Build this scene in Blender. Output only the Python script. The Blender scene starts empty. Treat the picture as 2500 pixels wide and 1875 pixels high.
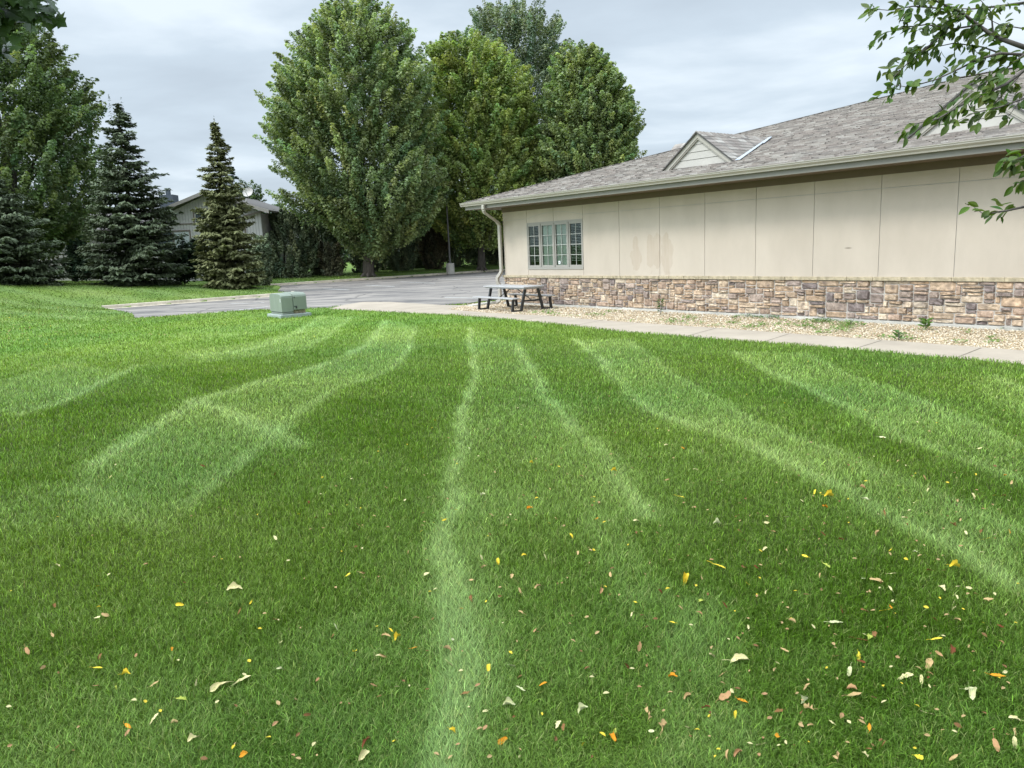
import bpy, math, random
import numpy as np
from math import sin, cos, pi, radians, sqrt, atan2
random.seed(7); RNG = np.random.default_rng(11)
SC = bpy.context.scene; COL = SC.collection

# ------------------------------------------------------------------ camera
EYE = 1.87
FPX, PITCH, ROLL, AZ = 1871.3, 0.176965, -0.042076, 0.658111      # focal in px of a 2500 px wide frame
_up0 = np.array([0, sin(PITCH), cos(PITCH)]); _ri0 = np.array([1., 0, 0])
FW = np.array([0, cos(PITCH), -sin(PITCH)])
RI = _ri0*cos(ROLL)+_up0*sin(ROLL); UP = -_ri0*sin(ROLL)+_up0*cos(ROLL)
from mathutils import Matrix, Vector
cd = bpy.data.cameras.new('camera'); cam = bpy.data.objects.new('camera', cd); COL.objects.link(cam)
M = Matrix(((RI[0], UP[0], -FW[0], 0), (RI[1], UP[1], -FW[1], 0), (RI[2], UP[2], -FW[2], EYE), (0, 0, 0, 1)))
cam.matrix_world = M
cd.sensor_fit = 'HORIZONTAL'; cd.sensor_width = 36.0; cd.lens = FPX/2500*36.0
cd.clip_start = 0.05; cd.clip_end = 2000
SC.camera = cam

# ------------------------------------------------------------------ light
SUN_EL, SUN_ROT = radians(50), radians(250)
ZEN, GLOW = 1.7, 3.0
w = bpy.data.worlds.new('World'); SC.world = w; w.use_nodes = True
nt = w.node_tree; nt.nodes.clear()
def N(nt, t, **k):
    n = nt.nodes.new(t)
    for a, b in k.items(): setattr(n, a, b)
    return n
out = N(nt, 'ShaderNodeOutputWorld'); bg1 = N(nt, 'ShaderNodeBackground'); bg2 = N(nt, 'ShaderNodeBackground'); mx = N(nt, 'ShaderNodeMixShader')
sky = N(nt, 'ShaderNodeTexSky', sky_type='NISHITA', sun_disc=False, sun_elevation=SUN_EL, sun_rotation=SUN_ROT)
nt.links.new(sky.outputs[0], bg1.inputs[0]); bg1.inputs[1].default_value = 0.1
tc = N(nt, 'ShaderNodeTexCoord'); sp = N(nt, 'ShaderNodeSeparateXYZ'); nt.links.new(tc.outputs['Generated'], sp.inputs[0])
ad = N(nt, 'ShaderNodeMath', operation='ADD'); nt.links.new(sp.outputs[2], ad.inputs[0]); ad.inputs[1].default_value = 0.12
mxm = N(nt, 'ShaderNodeMath', operation='MAXIMUM'); nt.links.new(ad.outputs[0], mxm.inputs[0]); mxm.inputs[1].default_value = 0.05
dx = N(nt, 'ShaderNodeMath', operation='DIVIDE'); dy = N(nt, 'ShaderNodeMath', operation='DIVIDE')
nt.links.new(sp.outputs[0], dx.inputs[0]); nt.links.new(mxm.outputs[0], dx.inputs[1])
nt.links.new(sp.outputs[1], dy.inputs[0]); nt.links.new(mxm.outputs[0], dy.inputs[1])
cb = N(nt, 'ShaderNodeCombineXYZ'); nt.links.new(dx.outputs[0], cb.inputs[0]); nt.links.new(dy.outputs[0], cb.inputs[1])
mp = N(nt, 'ShaderNodeMapping'); mp.inputs['Scale'].default_value = (0.9, 1.0, 1); mp.inputs['Rotation'].default_value = (0, 0, 0.5); mp.inputs['Location'].default_value = (3.1, 1.7, 0)
nt.links.new(cb.outputs[0], mp.inputs[0])
n1 = N(nt, 'ShaderNodeTexNoise'); n1.inputs['Scale'].default_value = 1.0; n1.inputs['Detail'].default_value = 6; n1.inputs['Roughness'].default_value = 0.52; n1.inputs['Distortion'].default_value = 0.25
nt.links.new(mp.outputs[0], n1.inputs['Vector'])
cr = N(nt, 'ShaderNodeValToRGB'); e = cr.color_ramp.elements
e[0].position = 0.36; e[0].color = (0.395, 0.46, 0.525, 1); e[1].position = 0.64; e[1].color = (0.60, 0.67, 0.73, 1)
m_ = e.new(0.5); m_.color = (0.455, 0.53, 0.60, 1)
nt.links.new(n1.outputs[0], cr.inputs[0]); nt.links.new(cr.outputs[0], bg2.inputs[0])
# cloud cover is brightest overhead and round the veiled sun, as any overcast is
zr_ = N(nt, 'ShaderNodeMapRange', interpolation_type='SMOOTHSTEP'); zr_.inputs[1].default_value = .30; zr_.inputs[2].default_value = .95; zr_.inputs[3].default_value = 0; zr_.inputs[4].default_value = ZEN
nt.links.new(sp.outputs[2], zr_.inputs[0])
dp = N(nt, 'ShaderNodeVectorMath', operation='DOT_PRODUCT'); nt.links.new(tc.outputs['Generated'], dp.inputs[0]); dp.inputs[1].default_value = (sin(SUN_ROT)*cos(SUN_EL), cos(SUN_ROT)*cos(SUN_EL), sin(SUN_EL))
gr_ = N(nt, 'ShaderNodeMapRange', interpolation_type='SMOOTHSTEP'); gr_.inputs[1].default_value = .45; gr_.inputs[2].default_value = 1.0; gr_.inputs[3].default_value = 1; gr_.inputs[4].default_value = 1+GLOW
nt.links.new(dp.outputs['Value'], gr_.inputs[0]); ag = N(nt, 'ShaderNodeMath', operation='ADD'); nt.links.new(zr_.outputs[0], ag.inputs[0]); nt.links.new(gr_.outputs[0], ag.inputs[1]); nt.links.new(ag.outputs[0], bg2.inputs[1])
mx.inputs[0].default_value = 0.93
nt.links.new(bg1.outputs[0], mx.inputs[1]); nt.links.new(bg2.outputs[0], mx.inputs[2]); nt.links.new(mx.outputs[0], out.inputs[0])
sl = bpy.data.lights.new('sun', 'SUN'); sl.energy = 1.5; sl.angle = radians(14); sl.color = (1.0, 0.96, 0.9)
so = bpy.data.objects.new('sun', sl); COL.objects.link(so)
sd = Vector((sin(SUN_ROT)*cos(SUN_EL), cos(SUN_ROT)*cos(SUN_EL), sin(SUN_EL)))
so.rotation_euler = sd.to_track_quat('Z', 'Y').to_euler()
SC.view_settings.view_transform = 'Standard'; SC.view_settings.look = 'None'; SC.view_settings.exposure = 0.58; SC.view_settings.gamma = 1
try:
    SC.cycles.max_bounces = 6; SC.cycles.transparent_max_bounces = 6; SC.cycles.diffuse_bounces = 3
except Exception: pass

# ------------------------------------------------------------------ measuring helpers (photo px at 2500 wide -> world metres)
def ray(px, py): return RI*(px-1250)/FPX+UP*(937.5-py)/FPX+FW
def gp(px, py, z=0.0):
    d = ray(px, py); P = d*(z-EYE)/d[2]; return np.array([P[0], P[1]])
def at(px, py, Y):
    d = ray(px, py); P = d*Y/d[1]; return np.array([P[0], P[1], P[2]+EYE])
S_ = 1.2
D = np.array([-sin(AZ), cos(AZ), 0.]); E = np.array([cos(AZ), sin(AZ), 0.]); B = np.array([3.16005, 21.68426, 0.])
Z = np.array([0, 0, 1.])
def W(s, e, z): return B+D*s+E*e+Z*z          # building frame: s along the front wall (to the left), e into the building

# ------------------------------------------------------------------ noise
_perm = RNG.permutation(4096); _val = RNG.random(4096)
def vnoise(x, y, seed=0):
    x = np.asarray(x, float)+seed*17.3; y = np.asarray(y, float)-seed*9.1
    xi = np.floor(x).astype(int); yi = np.floor(y).astype(int); fx = x-xi; fy = y-yi
    fx = fx*fx*(3-2*fx); fy = fy*fy*(3-2*fy)
    h = lambda a, b: _val[(_perm[a & 4095]+b) & 4095]
    return (h(xi, yi)*(1-fx)+h(xi+1, yi)*fx)*(1-fy)+(h(xi, yi+1)*(1-fx)+h(xi+1, yi+1)*fx)*fy
def fbm(x, y, seed=0, o=4):
    s = 0; a = 1; t = 0
    for k in range(o): s = s+a*vnoise(x*2**k, y*2**k, seed+k); t += a; a *= .5
    return s/t

# ------------------------------------------------------------------ objects
def tag(o, label=None, cat=None, group=None, kind=None):
    if label: o['label'] = label
    if cat: o['category'] = cat
    if group: o['group'] = group
    if kind: o['kind'] = kind
    return o
def thing(name, loc, label, cat, group=None):
    o = bpy.data.objects.new(name, None); COL.objects.link(o); o.location = loc; o.empty_display_size = .3
    o['_loc'] = 0; del o['_loc']
    return tag(o, label, cat, group)
def wloc(o):
    v = np.zeros(3)
    while o is not None: v = v+np.array(o.location); o = o.parent
    return v
def mesh_np(name, V, F, mat=None, parent=None, col=None, smooth=False, uv=None, local=False):
    V = np.asarray(V, float)
    if parent is not None and not local: V = V-wloc(parent)
    Fs = [np.asarray(f, int) for f in (F if isinstance(F, (list, tuple)) else [F]) if len(f)]
    me = bpy.data.meshes.new(name); me.vertices.add(len(V)); me.vertices.foreach_set('co', V.astype(np.float32).ravel())
    nl = sum(f.size for f in Fs); nf = sum(len(f) for f in Fs)
    me.loops.add(nl); me.polygons.add(nf)
    me.loops.foreach_set('vertex_index', np.concatenate([f.ravel() for f in Fs]).astype(np.int32))
    tot = np.concatenate([np.full(len(f), f.shape[1]) for f in Fs]); st = np.concatenate([[0], np.cumsum(tot)[:-1]])
    me.polygons.foreach_set('loop_start', st.astype(np.int32))
    try: me.polygons.foreach_set('loop_total', tot.astype(np.int32))
    except Exception: pass
    me.polygons.foreach_set('use_smooth', np.full(nf, smooth))
    me.update(calc_edges=True)
    if col is not None:
        c = np.ones((len(V), 4), np.float32); c[:, :3] = col
        a = me.color_attributes.new('Col', 'FLOAT_COLOR', 'POINT'); a.data.foreach_set('color', c.ravel())
    if mat: me.materials.append(mat)
    o = bpy.data.objects.new(name, me); COL.objects.link(o)
    if parent is not None: o.parent = parent
    return o
class MB:
    def __init__(s): s.v = []; s.f = []; s.c = []; s.cur = (1, 1, 1)
    def add(s, vs, fs):
        n = len(s.v)
        s.v += [tuple(map(float, v)) for v in vs]; s.c += [s.cur]*len(vs); s.f += [tuple(n+i for i in f) for f in fs]; return s
    def quad(s, a, b, c, d): return s.add([a, b, c, d], [(0, 1, 2, 3)])
    def hexa(s, p):   # 8 pts: bottom 4, top 4
        return s.add(p, [(0, 3, 2, 1), (4, 5, 6, 7), (0, 1, 5, 4), (1, 2, 6, 5), (2, 3, 7, 6), (3, 0, 4, 7)])
    def box(s, x0, x1, y0, y1, z0, z1, fr=None):
        fr = fr or (lambda x, y, z: (x, y, z))
        return s.hexa([fr(*q) for q in ((x0, y0, z0), (x1, y0, z0), (x1, y1, z0), (x0, y1, z0), (x0, y0, z1), (x1, y0, z1), (x1, y1, z1), (x0, y1, z1))])
    def wbox(s, s0, s1, e0, e1, z0, z1): return s.box(s0, s1, e0, e1, z0, z1, W)
    def bar(s, a, b, wd, ht, up=(0, 0, 1)):
        a = np.array(a, float); b = np.array(b, float); d = b-a; d /= np.linalg.norm(d)
        r = np.cross(d, up); r /= np.linalg.norm(r)+1e-9; u = np.cross(r, d)
        q = lambda p, i, j: p+r*wd/2*i+u*ht/2*j
        return s.hexa([q(a, -1, -1), q(a, 1, -1), q(a, 1, 1), q(a, -1, 1), q(b, -1, -1), q(b, 1, -1), q(b, 1, 1), q(b, -1, 1)])
    def tube(s, pts, rad, n=8, cap=True):
        pts = [np.array(p, float) for p in pts]
        if not hasattr(rad, '__len__'): rad = [rad]*len(pts)
        R = []
        ref = np.array([.3, .9, .2])
        for i, p in enumerate(pts):
            d = pts[min(i+1, len(pts)-1)]-pts[max(i-1, 0)]; d /= np.linalg.norm(d)+1e-9
            a = np.cross(d, ref if abs(d@ref) < .95 else np.array([1, 0, 0])); a /= np.linalg.norm(a); b = np.cross(d, a)
            R += [p+rad[i]*(cos(2*pi*k/n)*a+sin(2*pi*k/n)*b) for k in range(n)]
        F = []
        for i in range(len(pts)-1):
            for k in range(n): F.append((i*n+k, i*n+(k+1) % n, (i+1)*n+(k+1) % n, (i+1)*n+k))
        if cap: F.append(tuple(range(n))[::-1]); F.append(tuple((len(pts)-1)*n+k for k in range(n)))
        return s.add(R, F)
    def build(s, name, mat, parent=None, smooth=False, col=False, bevel=0, local=False):
        off = np.zeros(3) if (parent is None or local) else wloc(parent)
        me = bpy.data.meshes.new(name); me.from_pydata([tuple(np.array(v)-off) for v in s.v], [], s.f)
        me.polygons.foreach_set('use_smooth', [smooth]*len(me.polygons))
        if col:
            c = np.ones((len(s.v), 4), np.float32); c[:, :3] = s.c
            a = me.color_attributes.new('Col', 'FLOAT_COLOR', 'POINT'); a.data.foreach_set('color', c.ravel())
        if mat: me.materials.append(mat)
        o = bpy.data.objects.new(name, me); COL.objects.link(o)
        if parent is not None: o.parent = parent
        if bevel:
            b = o.modifiers.new('bevel', 'BEVEL'); b.width = bevel; b.segments = 2; b.limit_method = 'ANGLE'
        return o

# ------------------------------------------------------------------ materials
def newmat(name):
    m = bpy.data.materials.new(name); m.use_nodes = True; nt = m.node_tree
    p = nt.nodes['Principled BSDF']; return m, nt, p
def mat(name, c, rough=.7, var=.15, scale=3., bump=0., bscale=60., spec=.3, metal=0., c2=None, stretch=(1, 1, 1), detail=6):
    m, nt, p = newmat(name); L = nt.links.new
    p.inputs['Roughness'].default_value = rough; p.inputs['Metallic'].default_value = metal
    p.inputs['Specular IOR Level'].default_value = spec
    tc = N(nt, 'ShaderNodeTexCoord'); mp = N(nt, 'ShaderNodeMapping'); mp.inputs['Scale'].default_value = stretch
    L(tc.outputs['Object'], mp.inputs[0])
    n = N(nt, 'ShaderNodeTexNoise'); n.inputs['Scale'].default_value = scale; n.inputs['Detail'].default_value = detail; n.inputs['Roughness'].default_value = .6
    L(mp.outputs[0], n.inputs['Vector'])
    r = N(nt, 'ShaderNodeValToRGB'); c = np.array(c, float)
    a = c*(1-var) if c2 is None else np.array(c2, float); b = c*(1+var)
    r.color_ramp.elements[0].position = .32; r.color_ramp.elements[1].position = .68
    r.color_ramp.elements[0].color = (*a, 1); r.color_ramp.elements[1].color = (*b, 1)
    L(n.outputs[0], r.inputs[0]); L(r.outputs[0], p.inputs['Base Color'])
    if bump:
        n2 = N(nt, 'ShaderNodeTexNoise'); n2.inputs['Scale'].default_value = bscale; n2.inputs['Detail'].default_value = 4
        L(tc.outputs['Object'], n2.inputs['Vector'])
        bp = N(nt, 'ShaderNodeBump'); bp.inputs['Strength'].default_value = bump; bp.inputs['Distance'].default_value = .01
        L(n2.outputs[0], bp.inputs['Height']); L(bp.outputs[0], p.inputs['Normal'])
    return m
def leafmat(name, trans=.3, rough=.45, spec=.35, tint=(1.25, 1.35, .6)):
    m, nt, p = newmat(name); L = nt.links.new
    a = N(nt, 'ShaderNodeVertexColor', layer_name='Col'); L(a.outputs[0], p.inputs['Base Color'])
    p.inputs['Roughness'].default_value = rough; p.inputs['Specular IOR Level'].default_value = spec
    t = N(nt, 'ShaderNodeBsdfTranslucent'); mu = N(nt, 'ShaderNodeMix', data_type='RGBA', blend_type='MULTIPLY'); mu.inputs[0].default_value = 1
    L(a.outputs[0], mu.inputs[6]); mu.inputs[7].default_value = (*tint, 1); L(mu.outputs[2], t.inputs[0])
    x = N(nt, 'ShaderNodeMixShader'); x.inputs[0].default_value = trans
    o = nt.nodes['Material Output']; L(p.outputs[0], x.inputs[1]); L(t.outputs[0], x.inputs[2]); L(x.outputs[0], o.inputs[0])
    return m
def vcmat(name, rough=.8, spec=.25, var=.25, scale=12., bump=0., bscale=40., dark=None, dscale=5.):
    m, nt, p = newmat(name); L = nt.links.new
    a = N(nt, 'ShaderNodeVertexColor', layer_name='Col'); tc = N(nt, 'ShaderNodeTexCoord')
    n = N(nt, 'ShaderNodeTexNoise'); n.inputs['Scale'].default_value = scale; n.inputs['Detail'].default_value = 6; L(tc.outputs['Object'], n.inputs['Vector'])
    mr = N(nt, 'ShaderNodeMapRange'); mr.inputs[1].default_value = .3; mr.inputs[2].default_value = .7; mr.inputs[3].default_value = 1-var; mr.inputs[4].default_value = 1+var
    L(n.outputs[0], mr.inputs[0])
    vm = N(nt, 'ShaderNodeVectorMath', operation='SCALE'); L(a.outputs[0], vm.inputs[0]); L(mr.outputs[0], vm.inputs['Scale'])
    last = vm.outputs[0]
    if dark:
        n3 = N(nt, 'ShaderNodeTexNoise'); n3.inputs['Scale'].default_value = dscale; n3.inputs['Detail'].default_value = 5; L(tc.outputs['Object'], n3.inputs['Vector'])
        r = N(nt, 'ShaderNodeMapRange'); r.inputs[1].default_value = .52; r.inputs[2].default_value = .68; r.inputs[3].default_value = 0; r.inputs[4].default_value = .75; L(n3.outputs[0], r.inputs[0])
        mi = N(nt, 'ShaderNodeMix', data_type='RGBA'); L(r.outputs[0], mi.inputs[0]); L(last, mi.inputs[6]); mi.inputs[7].default_value = (*dark, 1); last = mi.outputs[2]
    L(last, p.inputs['Base Color']); p.inputs['Roughness'].default_value = rough; p.inputs['Specular IOR Level'].default_value = spec
    if bump:
        n2 = N(nt, 'ShaderNodeTexNoise'); n2.inputs['Scale'].default_value = bscale; n2.inputs['Detail'].default_value = 5; L(tc.outputs['Object'], n2.inputs['Vector'])
        bp = N(nt, 'ShaderNodeBump'); bp.inputs['Strength'].default_value = bump; bp.inputs['Distance'].default_value = .015
        L(n2.outputs[0], bp.inputs['Height']); L(bp.outputs[0], p.inputs['Normal'])
    return m
TRIM = (.385, .355, .305)
m_trim = mat('trim_paint', TRIM, .45, .05, 2, spec=.4)
m_trim2 = mat('fascia_paint', (.20, .19, .165), .5, .06, 2)
m_soffit = mat('soffit_paint', (.15, .115, .08), .7, .06, 2)
m_frame = mat('window_paint', (.32, .30, .265), .5, .05, 3)
m_grille = mat('muntin_paint', (.40, .395, .36), .5, .05, 3)
m_siding = mat('dormer_siding', (.42, .395, .355), .6, .05, 6)
m_conc = mat('concrete', (.345, .29, .228), .9, .10, 1.3, bump=.25, bscale=90)
m_kerb = mat('kerb_concrete', (.48, .42, .33), .9, .25, 2.5, bump=.3, bscale=60)
m_foot = mat('footing_concrete', (.47, .45, .40), .9, .3, 1.2, bump=.2)
m_joint = mat('joint_sealant', (.42, .40, .36), .8, .1, 5)
m_bark = mat('bark', (.115, .10, .085), .95, .35, 3, bump=.8, bscale=14, stretch=(6, 6, 1))
m_twig = mat('twig_bark', (.10, .085, .075), .9, .25, 12)
m_sprucebark = mat('spruce_bark', (.06, .048, .04), .95, .2, 8)
m_dark = mat('dark_interior', (.012, .014, .014), .9, .1, 2)
m_metal = mat('black_steel', (.022, .024, .026), .45, .15, 6, spec=.5)
m_plastic = mat('grey_plastic', (.37, .36, .355), .5, .06, 5, bump=.1, bscale=150)
m_plasticd = mat('grey_plastic_edge', (.36, .38, .40), .5, .06, 5)
m_white = mat('road_paint', (.50, .50, .48), .8, .25, 5)
m_flash = mat('zinc_flashing', (.42, .45, .49), .35, .06, 3, spec=.6, metal=.2)
m_pale = mat('gravel_bed_soil', (.34, .27, .17), .95, .3, 20, bump=.6, bscale=60)

# ------------------------------------------------------------------ polygons of the hard ground
def ptpoly(P, X, Y):
    P = np.asarray(P, float); ins = np.zeros(X.shape, bool)
    for (x0, y0), (x1, y1) in zip(P, np.roll(P, -1, 0)):
        c = (y0 > Y) != (y1 > Y)
        ins ^= c & (X < (x1-x0)*(Y-y0)/((y1-y0) if y1 != y0 else 1e-9)+x0)
    return ins
def distpoly(P, X, Y, closed=True):
    P = np.asarray(P, float); d = np.full(X.shape, 1e9)
    Q = np.roll(P, -1, 0) if closed else P[1:]
    for (x0, y0), (x1, y1) in zip(P, Q):
        vx, vy = x1-x0, y1-y0; t = np.clip(((X-x0)*vx+(Y-y0)*vy)/(vx*vx+vy*vy+1e-9), 0, 1)
        d = np.minimum(d, (X-x0-t*vx)**2+(Y-y0-t*vy)**2)
    return np.sqrt(d)
D2, E2 = D[:2], E[:2]
walk_out = [gp(*q) for q in ((800, 755.5), (850, 757), (1000, 765), (1130, 771.5), (1250, 781), (1380, 795), (1500, 809), (1750, 829), (2000, 848), (2250, 869), (2500, 891))]
walk_in = [gp(*q) for q in ((2500, 857), (2250, 838), (2000, 820), (1750, 801.5), (1500, 785), (1330, 771), (1190, 764), (1092, 755.5))]
walk_out.append(walk_out[-1]-D2*12); walk_in.insert(0, walk_in[0]-D2*12)
apron_top = [gp(*q) for q in ((1145, 746), (1078, 745), (1010, 741), (950, 737.5), (885, 737.5), (840, 745))]
walk_poly = np.array(walk_out+walk_in+apron_top)
K1a = gp(250, 755); K1b = K1a+E2*(np.dot(gp(640, 725)-K1a, E2)+1.0)      # kerb along the lawn peninsula
tipc = [K1b+E2*.55+D2*.25, K1b+E2*.8+D2*.8]
K2m = gp(900, 683); K2 = lambda t: K2m+E2*t
back = [K1b+E2*.7+D2*3, K2(-7.2)-D2*2.0, K2(-7.6)-D2*.7, K2(-8.6)-D2*.1]
kerb1 = [K1a-E2*.0, K1b]+tipc+back+[K2(-10)]
kerb2 = [K2(-9.9), K2(0), K2(8), K2(20), K2(34), K2(60)]
nearlot = [K1a, K1a-D2*5.6, gp(330, 779), gp(470, 768), gp(600, 760), gp(800, 752.5)]
aptop = apron_top[::-1]
lot_poly = np.array(kerb1[:1]+kerb1[1:]+kerb2[1:]+[W(7.2, 60, 0)[:2], W(7.2, 0.3, 0)[:2], gp(1150, 740)]+aptop[::-1][1:]+nearlot[::-1][:-1])
grav_poly = np.array([gp(1092, 755.5), gp(1150, 743), W(6.5, -1.0, 0)[:2], W(6.5, 12, 0)[:2], W(5.2, 12, 0)[:2], W(5.2, 0.06, 0)[:2], W(-16, .06, 0)[:2]]+walk_in[:-1])
bld_poly = np.array([W(5.2, .1, 0)[:2], W(5.2, 20, 0)[:2], W(-17, 20, 0)[:2], W(-17, .1, 0)[:2]])

# ------------------------------------------------------------------ terrain height
cp = []
def c(x, y, z): cp.append((x*1.2, y*1.2, z))
for q in ((0, 0, .25), (0, 4, .27), (-3, 4, .27), (3, 3, .27), (-6, -4, .27), (6, -4, .25), (0, -10, .3), (0, 7, .19), (4, 6, .13), (0, 10, .10), (-4, 7, .24), (-8, 7, .27), (-4, 11, .11), (-8, 12, .16), (-12, 12, .45), (-14, 17, .42), (-9, 17, .12),
          (5.8, 8.4, .03), (4.3, 10.4, .03), (1.84, 13.2, .03), (.06, 16.5, .03), (-2.5, 19.4, .03), (-4.5, 21.4, .03), (-7.8, 22.6, .05), (-6.2, 20.3, .05),
          (-10.6, 21.7, .05), (-14.35, 27.1, .13), (-9.8, 31, .12), (-11.9, 29.3, .12), (-12.5, 25, .1), (-16, 22, .55), (-18, 25.5, .85), (-16.3, 27.5, .42), (-20.5, 29, 1.28), (-17.5, 31, .85), (-15, 30.5, .5), (-13, 31.4, .32),
          (-24, 30, 1.45), (-30, 26, 1.5), (-16.6, 34, .78), (-12.4, 34.4, .42), (-11, 33.5, .25), (-12.8, 37.5, .25), (-21, 36, 1.0), (-14.5, 40.5, .15), (-8.1, 45.3, .14), (-1.5, 50.3, .14), (5, 55, .14), (20, 67, .14), (-8.4, 46.8, .27), (-3.3, 48.5, .22), (-1.6, 52.4, .4), (-14, 45, .35), (-20, 46, .5), (-9, 55, .5), (0, 60, .6),
          (-40, 50, 1.2), (-30, 60, .8), (0, 80, .8), (-60, 90, 1), (40, 90, .6), (-40, 10, .8), (-20, 8, .6), (-20, -10, .5), (20, -10, .2), (15, 0, .1), (30, 20, .1), (50, 50, .1), (100, 100, .5), (-100, 100, 1), (100, -100, .5), (-100, -100, .5)):
    c(*q)
CP = np.array(cp)
def _phi(r): return np.sqrt(r*r+1.5**2)
_A = _phi(np.hypot(CP[:, None, 0]-CP[None, :, 0], CP[:, None, 1]-CP[None, :, 1])); _A += np.eye(len(CP))*-.02
_n = len(CP); _K = np.zeros((_n+1, _n+1)); _K[:_n, :_n] = _A; _K[_n, :_n] = 1; _K[:_n, _n] = 1
_wt = np.linalg.solve(_K, np.append(CP[:, 2], 0))
def height(X, Y):
    X = np.asarray(X, float); Y = np.asarray(Y, float); sh = X.shape; X = X.ravel(); Y = Y.ravel(); o = np.empty(len(X))
    for i in range(0, len(X), 40000):
        o[i:i+40000] = _phi(np.hypot(X[i:i+40000, None]-CP[:, 0], Y[i:i+40000, None]-CP[:, 1]))@_wt[:_n]+_wt[_n]
    o = np.clip(o, -.3, 2.2)
    o += .05*(fbm(X*.22, Y*.22, 3, 2)-.5)*np.clip(1-np.hypot(X, Y-6)/22, 0, 1)
    return o.reshape(sh)
def hz(x, y): return float(height(np.array([x]), np.array([y]))[0])

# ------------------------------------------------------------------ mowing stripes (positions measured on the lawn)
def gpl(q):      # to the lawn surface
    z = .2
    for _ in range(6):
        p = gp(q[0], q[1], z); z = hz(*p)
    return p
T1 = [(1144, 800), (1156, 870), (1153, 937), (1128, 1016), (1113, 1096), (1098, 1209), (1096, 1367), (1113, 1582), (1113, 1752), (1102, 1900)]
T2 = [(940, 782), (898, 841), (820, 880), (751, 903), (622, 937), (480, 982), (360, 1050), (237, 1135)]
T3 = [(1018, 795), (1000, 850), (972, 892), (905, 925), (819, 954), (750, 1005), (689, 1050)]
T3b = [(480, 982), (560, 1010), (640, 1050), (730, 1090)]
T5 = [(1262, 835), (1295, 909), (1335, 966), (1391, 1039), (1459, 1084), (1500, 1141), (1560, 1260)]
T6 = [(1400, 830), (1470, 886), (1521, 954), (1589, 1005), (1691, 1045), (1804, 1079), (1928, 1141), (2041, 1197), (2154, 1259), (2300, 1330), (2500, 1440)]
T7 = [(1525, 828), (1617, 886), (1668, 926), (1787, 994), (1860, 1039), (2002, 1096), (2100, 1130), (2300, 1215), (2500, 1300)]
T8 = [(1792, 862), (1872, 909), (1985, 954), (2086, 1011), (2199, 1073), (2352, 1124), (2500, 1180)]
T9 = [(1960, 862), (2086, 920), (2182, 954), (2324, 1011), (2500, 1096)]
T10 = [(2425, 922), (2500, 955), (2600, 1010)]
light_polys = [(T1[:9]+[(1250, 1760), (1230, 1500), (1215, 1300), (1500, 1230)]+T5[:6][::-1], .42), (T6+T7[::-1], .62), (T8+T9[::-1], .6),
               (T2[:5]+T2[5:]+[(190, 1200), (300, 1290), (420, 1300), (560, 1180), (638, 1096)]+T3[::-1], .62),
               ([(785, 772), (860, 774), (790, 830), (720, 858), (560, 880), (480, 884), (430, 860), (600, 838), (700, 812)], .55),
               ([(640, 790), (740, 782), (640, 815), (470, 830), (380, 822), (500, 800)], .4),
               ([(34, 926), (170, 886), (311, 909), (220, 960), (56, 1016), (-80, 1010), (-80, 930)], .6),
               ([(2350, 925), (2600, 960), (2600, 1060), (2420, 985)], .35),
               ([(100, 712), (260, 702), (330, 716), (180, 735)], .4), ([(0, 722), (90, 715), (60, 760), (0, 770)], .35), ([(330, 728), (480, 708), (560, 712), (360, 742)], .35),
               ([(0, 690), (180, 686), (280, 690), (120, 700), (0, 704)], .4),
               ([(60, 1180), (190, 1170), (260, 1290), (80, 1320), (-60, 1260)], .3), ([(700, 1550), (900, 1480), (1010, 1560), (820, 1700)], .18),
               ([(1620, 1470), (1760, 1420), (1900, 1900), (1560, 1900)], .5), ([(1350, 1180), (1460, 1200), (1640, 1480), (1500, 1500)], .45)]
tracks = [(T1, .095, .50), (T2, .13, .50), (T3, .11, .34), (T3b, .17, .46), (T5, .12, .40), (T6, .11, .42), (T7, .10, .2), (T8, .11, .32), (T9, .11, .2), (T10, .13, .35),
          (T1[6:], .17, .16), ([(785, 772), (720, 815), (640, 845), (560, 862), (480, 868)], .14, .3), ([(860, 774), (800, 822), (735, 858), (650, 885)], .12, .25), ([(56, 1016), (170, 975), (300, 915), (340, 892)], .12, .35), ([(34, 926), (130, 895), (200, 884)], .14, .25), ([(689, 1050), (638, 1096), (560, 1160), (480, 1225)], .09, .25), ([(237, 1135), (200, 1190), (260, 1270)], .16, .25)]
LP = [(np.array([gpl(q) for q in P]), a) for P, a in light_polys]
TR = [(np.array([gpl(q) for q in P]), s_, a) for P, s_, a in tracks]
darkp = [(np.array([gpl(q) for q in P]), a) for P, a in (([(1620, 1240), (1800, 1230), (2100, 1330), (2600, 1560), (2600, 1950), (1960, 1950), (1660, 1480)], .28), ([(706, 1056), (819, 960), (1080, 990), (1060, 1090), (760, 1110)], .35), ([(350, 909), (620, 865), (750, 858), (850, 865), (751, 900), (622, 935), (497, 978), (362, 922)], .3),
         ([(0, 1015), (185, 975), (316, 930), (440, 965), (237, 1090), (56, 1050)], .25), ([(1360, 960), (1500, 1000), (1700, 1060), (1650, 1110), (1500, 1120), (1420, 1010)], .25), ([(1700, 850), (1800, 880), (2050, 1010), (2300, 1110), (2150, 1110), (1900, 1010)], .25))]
def sstep(x): x = np.clip(x, 0, 1); return x*x*(3-2*x)
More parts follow.
